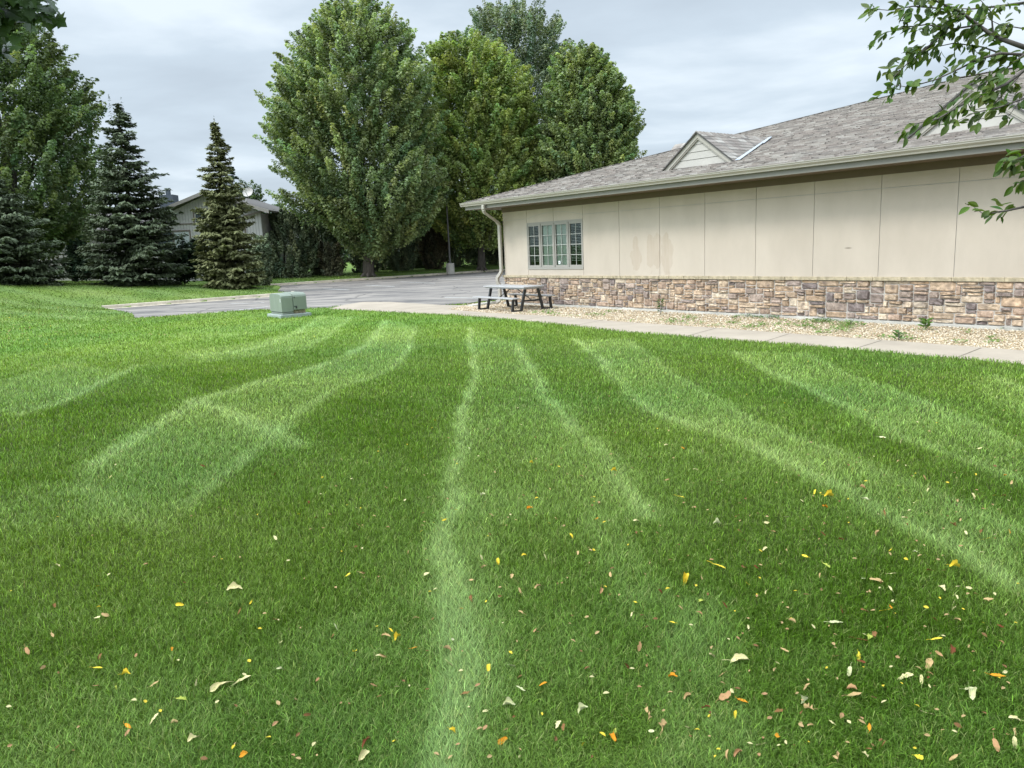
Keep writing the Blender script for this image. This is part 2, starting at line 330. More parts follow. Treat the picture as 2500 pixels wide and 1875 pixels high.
def stripe(X, Y):
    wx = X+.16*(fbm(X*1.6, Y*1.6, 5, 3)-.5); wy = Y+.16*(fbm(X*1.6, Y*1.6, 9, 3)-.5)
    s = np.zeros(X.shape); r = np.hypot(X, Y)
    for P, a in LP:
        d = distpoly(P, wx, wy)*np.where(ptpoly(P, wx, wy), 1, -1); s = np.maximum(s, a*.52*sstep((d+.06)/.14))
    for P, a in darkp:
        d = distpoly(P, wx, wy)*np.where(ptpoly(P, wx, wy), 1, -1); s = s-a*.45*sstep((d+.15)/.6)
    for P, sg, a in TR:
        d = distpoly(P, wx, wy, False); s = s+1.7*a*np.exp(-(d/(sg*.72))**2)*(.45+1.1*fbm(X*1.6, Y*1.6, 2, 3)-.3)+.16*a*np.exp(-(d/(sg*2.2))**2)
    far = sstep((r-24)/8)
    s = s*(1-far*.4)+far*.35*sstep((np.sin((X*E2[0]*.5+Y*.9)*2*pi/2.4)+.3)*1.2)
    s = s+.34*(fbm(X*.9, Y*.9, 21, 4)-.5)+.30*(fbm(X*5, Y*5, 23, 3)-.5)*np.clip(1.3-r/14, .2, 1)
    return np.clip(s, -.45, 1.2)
G_DARK = np.array([.096, .188, .010]); G_LIGHT = np.array([.240, .345, .105])  # stripe tones: sheen of bent blades put into the colour, plus pale bruised grass
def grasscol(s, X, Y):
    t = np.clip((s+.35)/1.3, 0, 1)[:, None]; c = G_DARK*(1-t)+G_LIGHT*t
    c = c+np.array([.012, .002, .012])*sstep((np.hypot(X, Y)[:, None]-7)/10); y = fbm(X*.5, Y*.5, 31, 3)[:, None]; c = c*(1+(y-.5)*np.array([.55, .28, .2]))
    r = np.hypot(X, Y)[:, None]; return c*(.84+.26*sstep((r-3)/9)-.34*sstep((r-22)/14))  # darker close to the eye: shade between the blades put into the colour

# ground sheet
az = np.concatenate([np.linspace(-180, -60, 40, endpoint=False), np.linspace(-60, 50, 720, endpoint=False), np.linspace(50, 180, 42, endpoint=False)])*pi/180
rr = np.concatenate([[.3, .7, 1.1], np.geomspace(1.5, 90, 400), np.geomspace(95, 600, 22)])
A_, R_ = np.meshgrid(az, rr); gx = (R_*np.sin(A_)).ravel(); gy = (R_*np.cos(A_)).ravel(); gz = height(gx, gy)
gz = np.where(distpoly(lot_poly, gx, gy) < .32, np.minimum(gz, .10), gz)
hard = ptpoly(lot_poly, gx, gy) | ptpoly(walk_poly, gx, gy) | ptpoly(grav_poly, gx, gy) | ptpoly(bld_poly, gx, gy)
gz = np.where(hard, -.12, gz-.012)
V = np.vstack([np.stack([gx, gy, gz], 1), [[0, 0, hz(0, 0)]]]); na = len(az); nr = len(rr)
i = np.arange(nr-1)[:, None]*na; j = np.arange(na)[None, :]; j2 = (j+1) % na
F = np.stack([(i+j), (i+j2), (i+na+j2), (i+na+j)], -1).reshape(-1, 4)
Ft = np.stack([np.full(na, nr*na), np.arange(na), (np.arange(na)+1) % na], 1)[:, [0, 2, 1]]
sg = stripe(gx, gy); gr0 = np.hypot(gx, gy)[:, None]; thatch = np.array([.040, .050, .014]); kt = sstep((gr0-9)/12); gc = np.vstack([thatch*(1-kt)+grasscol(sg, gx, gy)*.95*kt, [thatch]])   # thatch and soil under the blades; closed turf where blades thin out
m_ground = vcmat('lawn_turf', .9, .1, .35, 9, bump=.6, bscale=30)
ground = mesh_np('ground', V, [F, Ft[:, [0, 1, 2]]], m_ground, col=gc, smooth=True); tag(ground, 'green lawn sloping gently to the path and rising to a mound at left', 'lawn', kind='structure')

# ------------------------------------------------------------------ grass blades
def blades():
    n = 1560000; a = 2.32
    u = RNG.random(n); r0, r1 = 1.85, 62.
    k = 2-a; r = (r0**k+u*(r1**k-r0**k))**(1/k)
    th = RNG.uniform(-radians(41), radians(41), n); sd_ = RNG.random(n) < .20
    th = np.where(sd_, RNG.uniform(radians(41), radians(80), n)*np.where(RNG.random(n) < .6, -1, 1), th)
    nr_ = RNG.random(n) < .035; r = np.where(nr_, np.sqrt(RNG.uniform(.3, 1.85**2, n)), r); th = np.where(nr_, RNG.uniform(-radians(100), radians(100), n), th)
    x = r*np.sin(th); y = r*np.cos(th)
    keep = ~(ptpoly(lot_poly, x, y) | ((distpoly(lot_poly, x, y) < .20) & (y > 29)) | ptpoly(walk_poly, x, y) | ptpoly(grav_poly, x, y) | ptpoly(bld_poly, x, y))
    x, y, r = x[keep], y[keep], r[keep]; n = len(x)
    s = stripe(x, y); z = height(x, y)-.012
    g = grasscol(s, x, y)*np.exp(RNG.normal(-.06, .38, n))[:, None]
    pale = RNG.random(n) < .06; g[pale] = g[pale]*.5+np.array([.26, .27, .11])*.9
    lim = RNG.random(n) < .12; g[lim] *= np.array([1.2, 1.12, .9])
    h = RNG.uniform(.022, .052, n)*(1+.5*(fbm(x*1.5, y*1.5, 7, 2)-.5))*(1+.15*np.clip(r-6, 0, 10)/10)
    wd = np.maximum(RNG.uniform(.0012, .0030, n), .00060*r)
    ang = RNG.uniform(0, 2*pi, n)
    # leaf blades were laid over by the mower roller: away from the eye in the pale stripes, towards it in the dark ones
    lx = np.cos(ang)*.75; ly = np.sin(ang)*.75
    bias = np.clip(s*1.4-.15, -.5, 1.0); rx, ry = x/r, y/r
    lx = lx+rx*bias*.9; ly = ly+ry*bias*.9
    lean = RNG.uniform(.35, 1.1, n)*h; long = RNG.random(n) < .13*(r < 8)
    g[long] = g[long]*.9+np.array([.07, .10, .03]); wd = np.where(long, wd*.62, wd); h = np.where(long, h*.95, h); lean = np.where(long, RNG.uniform(.05, .09, n), lean)
    tx, ty = -ly, lx; tl = np.hypot(tx, ty)+1e-6; tw = RNG.uniform(-.8, .8, n); tx, ty = tx/tl, ty/tl
    ca, sa = np.cos(tw), np.sin(tw); tx, ty = tx*ca-ty*sa, tx*sa+ty*ca
    c = np.stack([x, y, z], 1); t3 = np.stack([tx, ty, np.zeros(n)], 1)*wd[:, None]/2
    L3 = np.stack([lx*lean, ly*lean, np.zeros(n)], 1); H3 = np.stack([np.zeros(n), np.zeros(n), h], 1)
    zt = np.where(long, .75, .95)[:, None]
    m1 = c+L3*.16+H3*.52; m2 = c+L3*.55+H3*(.80 if True else 1); tip = c+L3*1.0+H3*zt
    near = r < 11; Vs = []; Q = []; T = []; Cc = []; off = 0
    def put(idx, segs):
        nonlocal off
        m = len(idx)
        if segs == 3: P = np.stack([c[idx]-t3[idx], c[idx]+t3[idx], m1[idx]-t3[idx]*.95, m1[idx]+t3[idx]*.95, m2[idx]-t3[idx]*.65, m2[idx]+t3[idx]*.65, tip[idx]], 1)
        else: P = np.stack([c[idx]-t3[idx], c[idx]+t3[idx], m2[idx]-t3[idx]*.8, m2[idx]+t3[idx]*.8, tip[idx]], 1)
        kk = P.shape[1]; b = off+np.arange(m)[:, None]*kk
        Vs.append(P.reshape(-1, 3)); Cc.append(np.repeat(g[idx], kk, 0))
        if segs == 3: Q.append(np.concatenate([b+[0, 1, 3, 2], b+[2, 3, 5, 4]])); T.append(b+[4, 5, 6])
        else: Q.append(b+[0, 1, 3, 2]); T.append(b+[2, 3, 4])
        off += m*kk
    put(np.where(near)[0], 3); put(np.where(~near)[0], 2)
    return np.concatenate(Vs), [np.concatenate(Q), np.concatenate(T)], np.clip(np.concatenate(Cc), 0.004, 1)
Vb, Fb, Cb = blades()
m_grass = leafmat('grass_blade', .25, .5, .13, (1.2, 1.3, .5))
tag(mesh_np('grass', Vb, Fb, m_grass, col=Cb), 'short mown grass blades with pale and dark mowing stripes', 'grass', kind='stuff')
del Vb, Fb, Cb

# ------------------------------------------------------------------ lot, kerbs, path, gravel
def sheet(name, P, z, m, thick=0, **k):
    P = [tuple(p[:2]) for p in P]; n = len(P); a = MB()
    if thick:
        a.add([(x, y, z) for x, y in P]+[(x, y, z-thick) for x, y in P], [tuple(range(n))]+[(i, i+n, (i+1) % n+n, (i+1) % n) for i in range(n)])
    else: a.add([(x, y, z) for x, y in P], [tuple(range(n))])
    return a.build(name, m)
def asphalt():
    m, nt, p = newmat('asphalt'); L = nt.links.new; tc = N(nt, 'ShaderNodeTexCoord')
    mp = N(nt, 'ShaderNodeMapping'); mp.inputs['Rotation'].default_value = (0, 0, -AZ); mp.inputs['Scale'].default_value = (.3, 1.0, 1); L(tc.outputs['Object'], mp.inputs[0])
    n = N(nt, 'ShaderNodeTexNoise'); n.inputs['Scale'].default_value = .8; n.inputs['Detail'].default_value = 8; n.inputs['Roughness'].default_value = .72; n.inputs['Distortion'].default_value = .8; L(mp.outputs[0], n.inputs['Vector'])
    r = N(nt, 'ShaderNodeValToRGB'); q = r.color_ramp.elements; q[0].position = .38; q[0].color = (.085, .078, .075, 1); q[1].position = .60; q[1].color = (.27, .24, .21, 1); a = q.new(.49); a.color = (.185, .165, .148, 1)
    L(n.outputs[0], r.inputs[0])
    v = N(nt, 'ShaderNodeTexVoronoi', feature='DISTANCE_TO_EDGE'); v.inputs['Scale'].default_value = .35
    n3 = N(nt, 'ShaderNodeTexNoise'); n3.inputs['Scale'].default_value = 1.2; L(tc.outputs['Object'], n3.inputs['Vector'])
    mxv = N(nt, 'ShaderNodeMix', data_type='VECTOR'); mxv.inputs[0].default_value = .35; L(tc.outputs['Object'], mxv.inputs[4]); L(n3.outputs['Color'], mxv.inputs[5]); L(mxv.outputs[1], v.inputs['Vector'])
    cm = N(nt, 'ShaderNodeMapRange'); cm.inputs[1].default_value = .004; cm.inputs[2].default_value = .012; cm.inputs[3].default_value = .45; cm.inputs[4].default_value = 1; L(v.outputs[0], cm.inputs[0])
    sc = N(nt, 'ShaderNodeVectorMath', operation='SCALE'); L(r.outputs[0], sc.inputs[0]); L(cm.outputs[0], sc.inputs['Scale']); L(sc.outputs[0], p.inputs['Base Color'])
    p.inputs['Roughness'].default_value = .85
    n2 = N(nt, 'ShaderNodeTexNoise'); n2.inputs['Scale'].default_value = 80; L(tc.outputs['Object'], n2.inputs['Vector'])
    bp = N(nt, 'ShaderNodeBump'); bp.inputs['Strength'].default_value = .4; bp.inputs['Distance'].default_value = .01; L(n2.outputs[0], bp.inputs['Height']); L(bp.outputs[0], p.inputs['Normal'])
    return m
tag(sheet('parking_lot', lot_poly, 0.0, asphalt()), 'grey weathered asphalt parking lot beyond the lawn', 'parking lot', kind='structure')
mk = MB()
for a, b, wd in (((1085, 725.5), (1175, 728.5), .11), ((893, 696), (963, 699.5), .11), ((978, 688), (1062, 691.5), .11), ((1070, 681), (1125, 683), .1), ((1150, 674.5), (1228, 677), .1), ((790, 705), (852, 708), .11), ((560, 741.5), (645, 739), .1), ((385, 779), (655, 748.5), .11)):
    p0, p1 = gp(*a, .006), gp(*b, .006); d = (p1-p0)/np.linalg.norm(p1-p0); q = np.array([-d[1], d[0]])*wd/2
    mk.quad((*(p0-q), .006), (*(p1-q), .006), (*(p1+q), .006), (*(p0+q), .006))
tag(mk.build('parking_lines', m_white), 'faded white stall lines on the parking lot', 'road marking', kind='structure')
def kerb(name, P, side):
    P = [np.array(p[:2], float) for p in P]; a = MB(); n = len(P); nor = []
    for i in range(n):
        d = P[min(i+1, n-1)]-P[max(i-1, 0)]; d /= np.linalg.norm(d); nor.append(np.array([-d[1], d[0]])*side)
    prof = [(-.34, .012), (-.03, .02), (0, .135), (.02, .15), (.15, .15), (.16, -.1)]
    V = [(*(P[i]+nor[i]*o), z) for i in range(n) for o, z in prof]; k = len(prof)
    a.add(V, [(i*k+j, i*k+j+1, (i+1)*k+j+1, (i+1)*k+j) for i in range(n-1) for j in range(k-1)])
    return a.build(name, m_kerb)
def dens(P, st=1.5):
    o = []
    for a, b in zip(P[:-1], P[1:]):
        a, b = np.array(a[:2]), np.array(b[:2]); m = max(1, int(np.linalg.norm(b-a)/st)); o += [a+(b-a)*t/m for t in range(m)]
    return o+[np.array(P[-1][:2])]
tag(kerb('kerb', dens([K1a, K1b]+tipc), 1), 'pale concrete kerb around the lawn mound at the near end of the lot', 'kerb', kind='structure')
tag(kerb('kerb', dens(kerb2), 1), 'pale concrete kerb along the far side of the parking lot under the trees', 'kerb', kind='structure')
# sidewalk in slabs, with open joints
tag(sheet('sidewalk', walk_poly, 0.010, m_conc, .12), 'beige concrete path beside the lawn', 'path', kind='structure')
jn = MB()
for a, b in (((1671.8, 822), (1748, 801)), ((1853, 838), (1929, 814)), ((2074, 855), (2152, 831)), ((2327, 876), (2396, 849)), ((1404.5, 794), (1480, 780)), ((1262, 783), (1342, 770.5)), ((1110, 770), (1192, 763)), ((945, 762), (1010, 751)), ((1010, 752), (1078, 745.5)), ((870, 752), (1092, 755))):
    p0, p1 = gp(*a, .012), gp(*b, .012); d = (p1-p0)/np.linalg.norm(p1-p0); q = np.array([-d[1], d[0]])*.008
    jn.quad((*(p0-q), .0135), (*(p1-q), .0135), (*(p1+q), .0135), (*(p0+q), .0135))
tag(jn.build('path_joint', mat('joint_dirt', (.14, .12, .09), .95)), 'dark joints between the slabs of the path', 'joint', kind='structure')
tag(sheet('gravel_bed', grav_poly, -.012, m_pale, .08), 'strip of tan gravel between path and stone wall', 'gravel bed', kind='structure')
def pebbles():
    n = 120000; P = grav_poly; x = RNG.uniform(P[:, 0].min(), min(P[:, 0].max(), 13), n*3); y = RNG.uniform(P[:, 1].min(), P[:, 1].max(), n*3)
    k = ptpoly(P, x, y) & (y > 6); x, y = x[k][:n], y[k][:n]
    pr = np.clip(15/np.hypot(x, y), .3, 1); k = RNG.random(len(x)) < pr; x, y = x[k], y[k]; n = len(x)
    r = RNG.uniform(.009, .019, n)*np.clip(np.hypot(x, y)/16, 1, 1.6)
    o = np.array([(1, 0, 0), (0, 1, 0), (-1, 0, 0), (0, -1, 0), (0, 0, .7), (0, 0, -.7)])
    an = RNG.uniform(0, 2*pi, n); ca, sa = np.cos(an), np.sin(an)
    ov = o[None]*(1+RNG.uniform(-.35, .35, (n, 6, 1))); ov = ov*np.stack([np.ones(n), RNG.uniform(.6, 1, n), np.ones(n)], 1)[:, None]
    X = ov[..., 0]*ca[:, None]-ov[..., 1]*sa[:, None]; Y = ov[..., 0]*sa[:, None]+ov[..., 1]*ca[:, None]
    V = np.stack([x[:, None]+X*r[:, None], y[:, None]+Y*r[:, None], ov[..., 2]*r[:, None]+.002+RNG.uniform(-.008, .012, (n, 1))], -1).reshape(-1, 3)
    f = np.array([(0, 1, 4), (1, 2, 4), (2, 3, 4), (3, 0, 4), (1, 0, 5), (2, 1, 5), (3, 2, 5), (0, 3, 5)])
    F = (np.arange(n)[:, None, None]*6+f[None]).reshape(-1, 3)
    pal = np.array([1.12, 1.13, 1.22])*np.array([(.52, .41, .25), (.60, .50, .34), (.42, .30, .17), (.68, .60, .45), (.28, .21, .13), (.55, .45, .30)])
    c = np.repeat(pal[RNG.integers(0, 6, n)]*RNG.uniform(.75, 1.1, (n, 1)), 6, 0)
    return V, F, c
Vp, Fp, Cp = pebbles()
tag(mesh_np('gravel', Vp, Fp, vcmat('pebble', .8, .3, .1, 30), col=Cp), 'tan and cream pebbles strewn along the wall', 'gravel', kind='stuff')

# ------------------------------------------------------------------ office building
SR, SL = -16.0, 5.26          # right (out of frame) and left end of the front wall
bld = thing('office_building', W(0, 0, 0), 'long single storey beige stucco office with stone base and grey shingle roof', 'building')
PW = 1.464; ZC = .945; ZH = 2.72; ZT = 3.10
WS0, WS1, WZ0, WZ1 = 1.464, 4.04, 1.155, 2.585
def stucco_mat():
    m, nt, p = newmat('stucco'); L = nt.links.new; tc = N(nt, 'ShaderNodeTexCoord')
    n = N(nt, 'ShaderNodeTexNoise'); n.inputs['Scale'].default_value = .9; n.inputs['Detail'].default_value = 7; n.inputs['Roughness'].default_value = .6
    mp = N(nt, 'ShaderNodeMapping'); mp.inputs['Scale'].default_value = (1, 1, .45); L(tc.outputs['Object'], mp.inputs[0]); L(mp.outputs[0], n.inputs['Vector'])
    r = N(nt, 'ShaderNodeValToRGB'); q = r.color_ramp.elements; q[0].position = .35; q[0].color = (.455, .392, .322, 1); q[1].position = .65; q[1].color = (.525, .455, .378, 1)
    L(n.outputs[0], r.inputs[0]); col = r.outputs[0]
    # three scrubbed patches on the wall: lumpy ellipses in the wall's own frame
    sx = N(nt, 'ShaderNodeSeparateXYZ'); L(tc.outputs['Object'], sx.inputs[0])
    dot = N(nt, 'ShaderNodeVectorMath', operation='DOT_PRODUCT'); L(tc.outputs['Object'], dot.inputs[0]); dot.inputs[1].default_value = tuple(D)
    nn = N(nt, 'ShaderNodeTexNoise'); nn.inputs['Scale'].default_value = 4; nn.inputs['Detail'].default_value = 6; L(tc.outputs['Object'], nn.inputs['Vector'])
    nb = N(nt, 'ShaderNodeTexNoise'); nb.inputs['Scale'].default_value = 7; nb.inputs['Detail'].default_value = 8; mp2 = N(nt, 'ShaderNodeMapping'); mp2.inputs['Scale'].default_value = (2, 2, .35); L(tc.outputs['Object'], mp2.inputs[0]); L(mp2.outputs[0], nb.inputs['Vector'])
    def M_(op, a, b=None):
        x = N(nt, 'ShaderNodeMath', operation=op)
        for i, v in enumerate((a, b)):
            if v is None: continue
            if isinstance(v, (int, float)): x.inputs[i].default_value = v
            else: L(v, x.inputs[i])
        return x.outputs[0]
    tot = None
    for s0, z0, rs, rz in ((-.62, 1.42, .21, .36), (-.60, 1.75, .11, .26), (-1.14, 1.56, .14, .52), (-1.38, 1.62, .15, .52), (-1.72, 1.50, .20, .48), (-1.68, 1.80, .12, .28)):
        a = M_('DIVIDE', M_('SUBTRACT', dot.outputs['Value'], s0), rs); b = M_('DIVIDE', M_('SUBTRACT', sx.outputs[2], z0), rz)
        d = M_('ADD', M_('MULTIPLY', a, a), M_('MULTIPLY', b, b)); d = M_('ADD', d, M_('MULTIPLY', M_('SUBTRACT', nn.outputs[0], .5), 2.6))
        g = N(nt, 'ShaderNodeMapRange'); g.inputs[1].default_value = 1.08; g.inputs[2].default_value = .9; g.inputs[3].default_value = 0; g.inputs[4].default_value = 1; L(d, g.inputs[0])
        tot = g.outputs[0] if tot is None else M_('MAXIMUM', tot, g.outputs[0])
    f = M_('MULTIPLY', tot, M_('ADD', M_('MULTIPLY', nb.outputs[0], .45), .06))
    mi = N(nt, 'ShaderNodeMix', data_type='RGBA'); L(f, mi.inputs[0]); L(col, mi.inputs[6]); mi.inputs[7].default_value = (.36, .275, .20, 1)
    # small dark smudge
    a = M_('DIVIDE', M_('SUBTRACT', dot.outputs['Value'], -6.66), .10); b = M_('DIVIDE', M_('SUBTRACT', sx.outputs[2], 1.55), .022)
    d = M_('ADD', M_('ADD', M_('MULTIPLY', a, a), M_('MULTIPLY', b, b)), M_('MULTIPLY', nn.outputs[0], .8))
    g = N(nt, 'ShaderNodeMapRange'); g.inputs[1].default_value = 1.4; g.inputs[2].default_value = .2; g.inputs[3].default_value = 0; g.inputs[4].default_value = .8; L(d, g.inputs[0])
    mj = N(nt, 'ShaderNodeMix', data_type='RGBA'); L(g.outputs[0], mj.inputs[0]); L(mi.outputs[2], mj.inputs[6]); mj.inputs[7].default_value = (.12, .10, .07, 1)
    L(mj.outputs[2], p.inputs['Base Color']); p.inputs['Roughness'].default_value = .9; p.inputs['Specular IOR Level'].default_value = .15
    n2 = N(nt, 'ShaderNodeTexNoise'); n2.inputs['Scale'].default_value = 110; n2.inputs['Detail'].default_value = 3; L(tc.outputs['Object'], n2.inputs['Vector'])
    bp = N(nt, 'ShaderNodeBump'); bp.inputs['Strength'].default_value = .5; bp.inputs['Distance'].default_value = .006; L(n2.outputs[0], bp.inputs['Height']); L(bp.outputs[0], p.inputs['Normal'])
    return m
m_stucco = stucco_mat()
st = MB(); bk = MB(); g_ = .006
edges = [SL]+[WS1, 2.752, WS0]+[-k*PW for k in range(0, 11)]
# lower panels
low = [SL, WS1]+[WS0]+[-k*PW for k in range(0, 11)]
for a, b in zip(low[:-1], low[1:]):
    if a == WS1: st.wbox(WS0+g_, WS1-g_, -.012, 0, ZC, WZ0-.02); continue
    st.wbox(b+g_, a-(g_ if a != SL else -.012), -.012, 0, ZC, ZH-g_)
for a, b in zip(edges[:-1], edges[1:]):
    z0 = ZH+g_ if not (WS0-.01 <= b and a <= WS1+.01) else WZ1+.005
    st.wbox(b+g_, a-(g_ if a != SL else -.012), -.012, 0, z0, ZT)
st.wbox(SL+.001, SL+.012, 0, 18, ZC, ZT)
st.build('stucco_wall', m_stucco, bld)
bk.wbox(SR, WS0, 0.001, .2, 0, ZT); bk.wbox(WS1, SL, .001, .2, 0, ZT); bk.wbox(WS0, WS1, .001, .2, 0, WZ0-.02); bk.wbox(WS0, WS1, .001, .2, WZ1, ZT); bk.wbox(SL-.2, SL, .2, 18, 0, ZT)
ar = []
for k in range(25):
    t = k/24; ar.append((WS1-(WS1-WS0)*t, ZH-.012+.155*sin(pi*t)**.85))
for (s0, z0), (s1, z1) in zip(ar[:-1], ar[1:]): bk.hexa([W(s0, -.014, z0-.006), W(s1, -.014, z1-.006), W(s1, -.0125, z1-.006), W(s0, -.0125, z0-.006), W(s0, -.014, z0+.006), W(s1, -.014, z1+.006), W(s1, -.0125, z1+.006), W(s0, -.0125, z0+.006)])
bk.build('wall_joint', m_joint, bld)
# stone veneer
def ashlar(fr, L0, L1, z0, z1, cell=(.098, .067)):
    nx = int((L1-L0)/cell[0]); nz = int(round((z1-z0)/cell[1])); cz = (z1-z0)/nz; cx = (L1-L0)/nx
    occ = np.zeros((nx, nz), bool); V = []; Fq = []; Cc = []
    pal = [(.43, .305, .205), (.49, .37, .26), (.39, .28, .205), (.30, .235, .20), (.52, .41, .30), (.23, .185, .17), (.45, .33, .23), (.35, .27, .22), (.56, .46, .345)]
    wts = [4, 4, 3.8, 2.2, 3, 1.4, 4, 3, 1.6]
    for k in range(nz-1, -1, -1):
        for i in range(nx):
            if occ[i, k]: continue
            w_ = random.choices([1, 2, 3, 4, 5], [1, 3, 4.5, 3, 1.2])[0]; h_ = random.choices([1, 2, 3], [4, 4.5, 1.2])[0] if w_ > 1 else random.choices([1, 2], [3, 2])[0]
            h_ = min(h_, k+1)
            while h_ > 1 and occ[i, k-h_+1:k+1].any(): h_ -= 1
            ww = 1
            while ww < w_ and i+ww < nx and not occ[i+ww, k-h_+1:k+1].any(): ww += 1
            if ww == 1 and i+1 < nx and not occ[i+1, k-h_+1:k+1].any() and random.random() < .5: ww = 2
            occ[i:i+ww, k-h_+1:k+1] = True
            g = random.uniform(.005, .009); a0, a1 = L0+i*cx+g, L0+(i+ww)*cx-g; b0, b1 = z0+(k-h_+1)*cz+g, z0+(k+1)*cz-g
            dep = random.uniform(.02, .062); jit = lambda q=.006: random.uniform(-q, q)
            nu, nv = 5, 4; base = len(V); cl = np.array(random.choices(pal, wts)[0])*random.uniform(.8, 1.15)
            for v in range(nv+1):
                for u in range(nu+1):
                    ed = u in (0, nu) or v in (0, nv)
                    tu = [0, .1, .35, .65, .9, 1][u]; tv = [0, .13, .5, .87, 1][v]
                    dd = .004 if ed else dep+jit(.012)
                    V.append(fr(a0+(a1-a0)*tu+(jit(.003) if ed else jit(.008)), -dd, b0+(b1-b0)*tv+jit(.003)))
                    Cc.append(cl*(1+random.uniform(-.12, .12)))
            for v in range(nv):
                for u in range(nu): q = base+v*(nu+1)+u; Fq.append((q, q+1, q+nu+2, q+nu+1))
    return V, Fq, Cc
m_stone = vcmat('stone_veneer', .9, .2, .4, 16, bump=.7, bscale=28, dark=(.12, .09, .08), dscale=8)
V1, F1, C1 = ashlar(W, SR+.1, SL+.03, .065, ZC-.075)
V2, F2, C2 = ashlar(lambda a, b, z: W(SL+.02-b, a, z), -.03, 9, .065, ZC-.075)
mesh_np('stone_base', np.array(V1+V2), np.array(F1+[tuple(i+len(V1) for i in f) for f in F2]), m_stone, bld, col=np.array(C1+C2))
mo = MB(); mo.wbox(SR, SL+.003, -.0045, 0, .0, ZC-.07); mo.wbox(SL+.003, SL+.0115, -.0045, 9, 0, ZC-.07); mo.build('mortar', mat('mortar', (.42, .39, .35), .95, .12, 10), bld)
cp_ = MB(); s = SL+.075
while s > SR:
    l = random.uniform(.5, 1.0); n = 5; e0 = -.072+random.uniform(-.006, .006)
    zt = ZC+random.uniform(-.002, .003)
    for k in range(n):
        s1 = s-l*k/n-(.004 if k == 0 else 0); s2 = s-l*(k+1)/n+(.004 if k == n-1 else 0); j = random.uniform(-.006, .006)
        cp_.hexa([W(s1, e0+j+.012, ZC-.07), W(s2, e0+j+.012, ZC-.07), W(s2, 0, ZC-.07), W(s1, 0, ZC-.07), W(s1, e0+j, zt), W(s2, e0+j, zt), W(s2, 0, zt+.004), W(s1, 0, zt+.004)])
    s -= l
cp_.build('stone_ledge', mat('ledge_stone', (.46, .39, .27), .9, .3, 9, bump=.7, bscale=30), bld)
ft = MB(); ft.wbox(SR, SL+.09, -.085, -.003, -.08, .055); ft.wbox(SL+.003, SL+.085, -.002, 10, -.08, .055); ft.build('footing', m_foot, bld, bevel=.008)
# soffit, fascia, gutter
OV = .86; CE = SL+.93
so_ = MB(); so_.wbox(SR, CE-.02, -OV+.02, -.0, 3.135, 3.155); so_.wbox(SL+.0, CE-.02, .001, 19, 3.135, 3.155); so_.build('soffit', m_soffit, bld)
fz = MB(); fz.wbox(SR, SL+.03, -.03, -.0125, 2.985, 3.134); fz.wbox(SL+.013, SL+.03, -.0124, 19, 2.985, 3.134); fz.build('frieze_board', m_soffit, bld)
fa = MB(); fa.wbox(SR, CE, -OV, -OV+.02, 3.122, 3.33); fa.wbox(CE-.02, CE, -OV+.021, 19, 3.122, 3.33); fa.build('fascia', m_trim2, bld)
gt = MB()
gprof = [(0, 3.195), (-.075, 3.195), (-.082, 3.235), (-.12, 3.29), (-.122, 3.325), (-.135, 3.335), (-.135, 3.352), (-.118, 3.352), (-.118, 3.34), (-.10, 3.30), (-.07, 3.215), (-.002, 3.215)]
gprof = [(o_, 3.352-(3.352-z_)*.74) for o_, z_ in gprof]
def extr(a, p0, p1, prof, f0, f1):
    n = len(prof); a.add([f0(*q) for q in prof]+[f1(*q) for q in prof], [(i, (i+1) % n, (i+1) % n+n, i+n) for i in range(n)]+[tuple(range(n)), tuple(range(n, 2*n))])
cut = [CE+.13, 2.0, -4.1, -10.2, SR]
for a, b in zip(cut[:-1], cut[1:]): extr(gt, 0, 0, gprof, lambda o, z, a=a: W(a-(.002 if a != cut[0] else 0), -OV+o-.001, z), lambda o, z, b=b: W(b+.002, -OV+o-.001, z))
extr(gt, 0, 0, gprof, lambda o, z: W(CE-o+.001, -OV-.13, z), lambda o, z: W(CE-o+.001, 19, z))
gt.build('gutter', m_trim, bld)
dsm = MB()
path = [(5.05, -.95, 3.22), (5.05, -.95, 3.08), (5.1, -.88, 2.99), (5.32, -.22, 2.70), (5.33, -.13, 2.6), (5.33, -.12, 1.10), (5.36, -.15, 1.0), (5.46, -.20, .88), (5.46, -.20, .74), (5.40, -.17, .62), (5.40, -.17, .12), (5.46, -.3, .05), (5.5, -.5, .03)]
for a, b in zip(path[:-1], path[1:]):
    a, b = W(*a), W(*b); dsm.bar(a, b+(b-a)*.01, .11, .085, up=tuple(E*.9+D*.1))
dsm.build('downspout', m_trim, bld, bevel=.012)
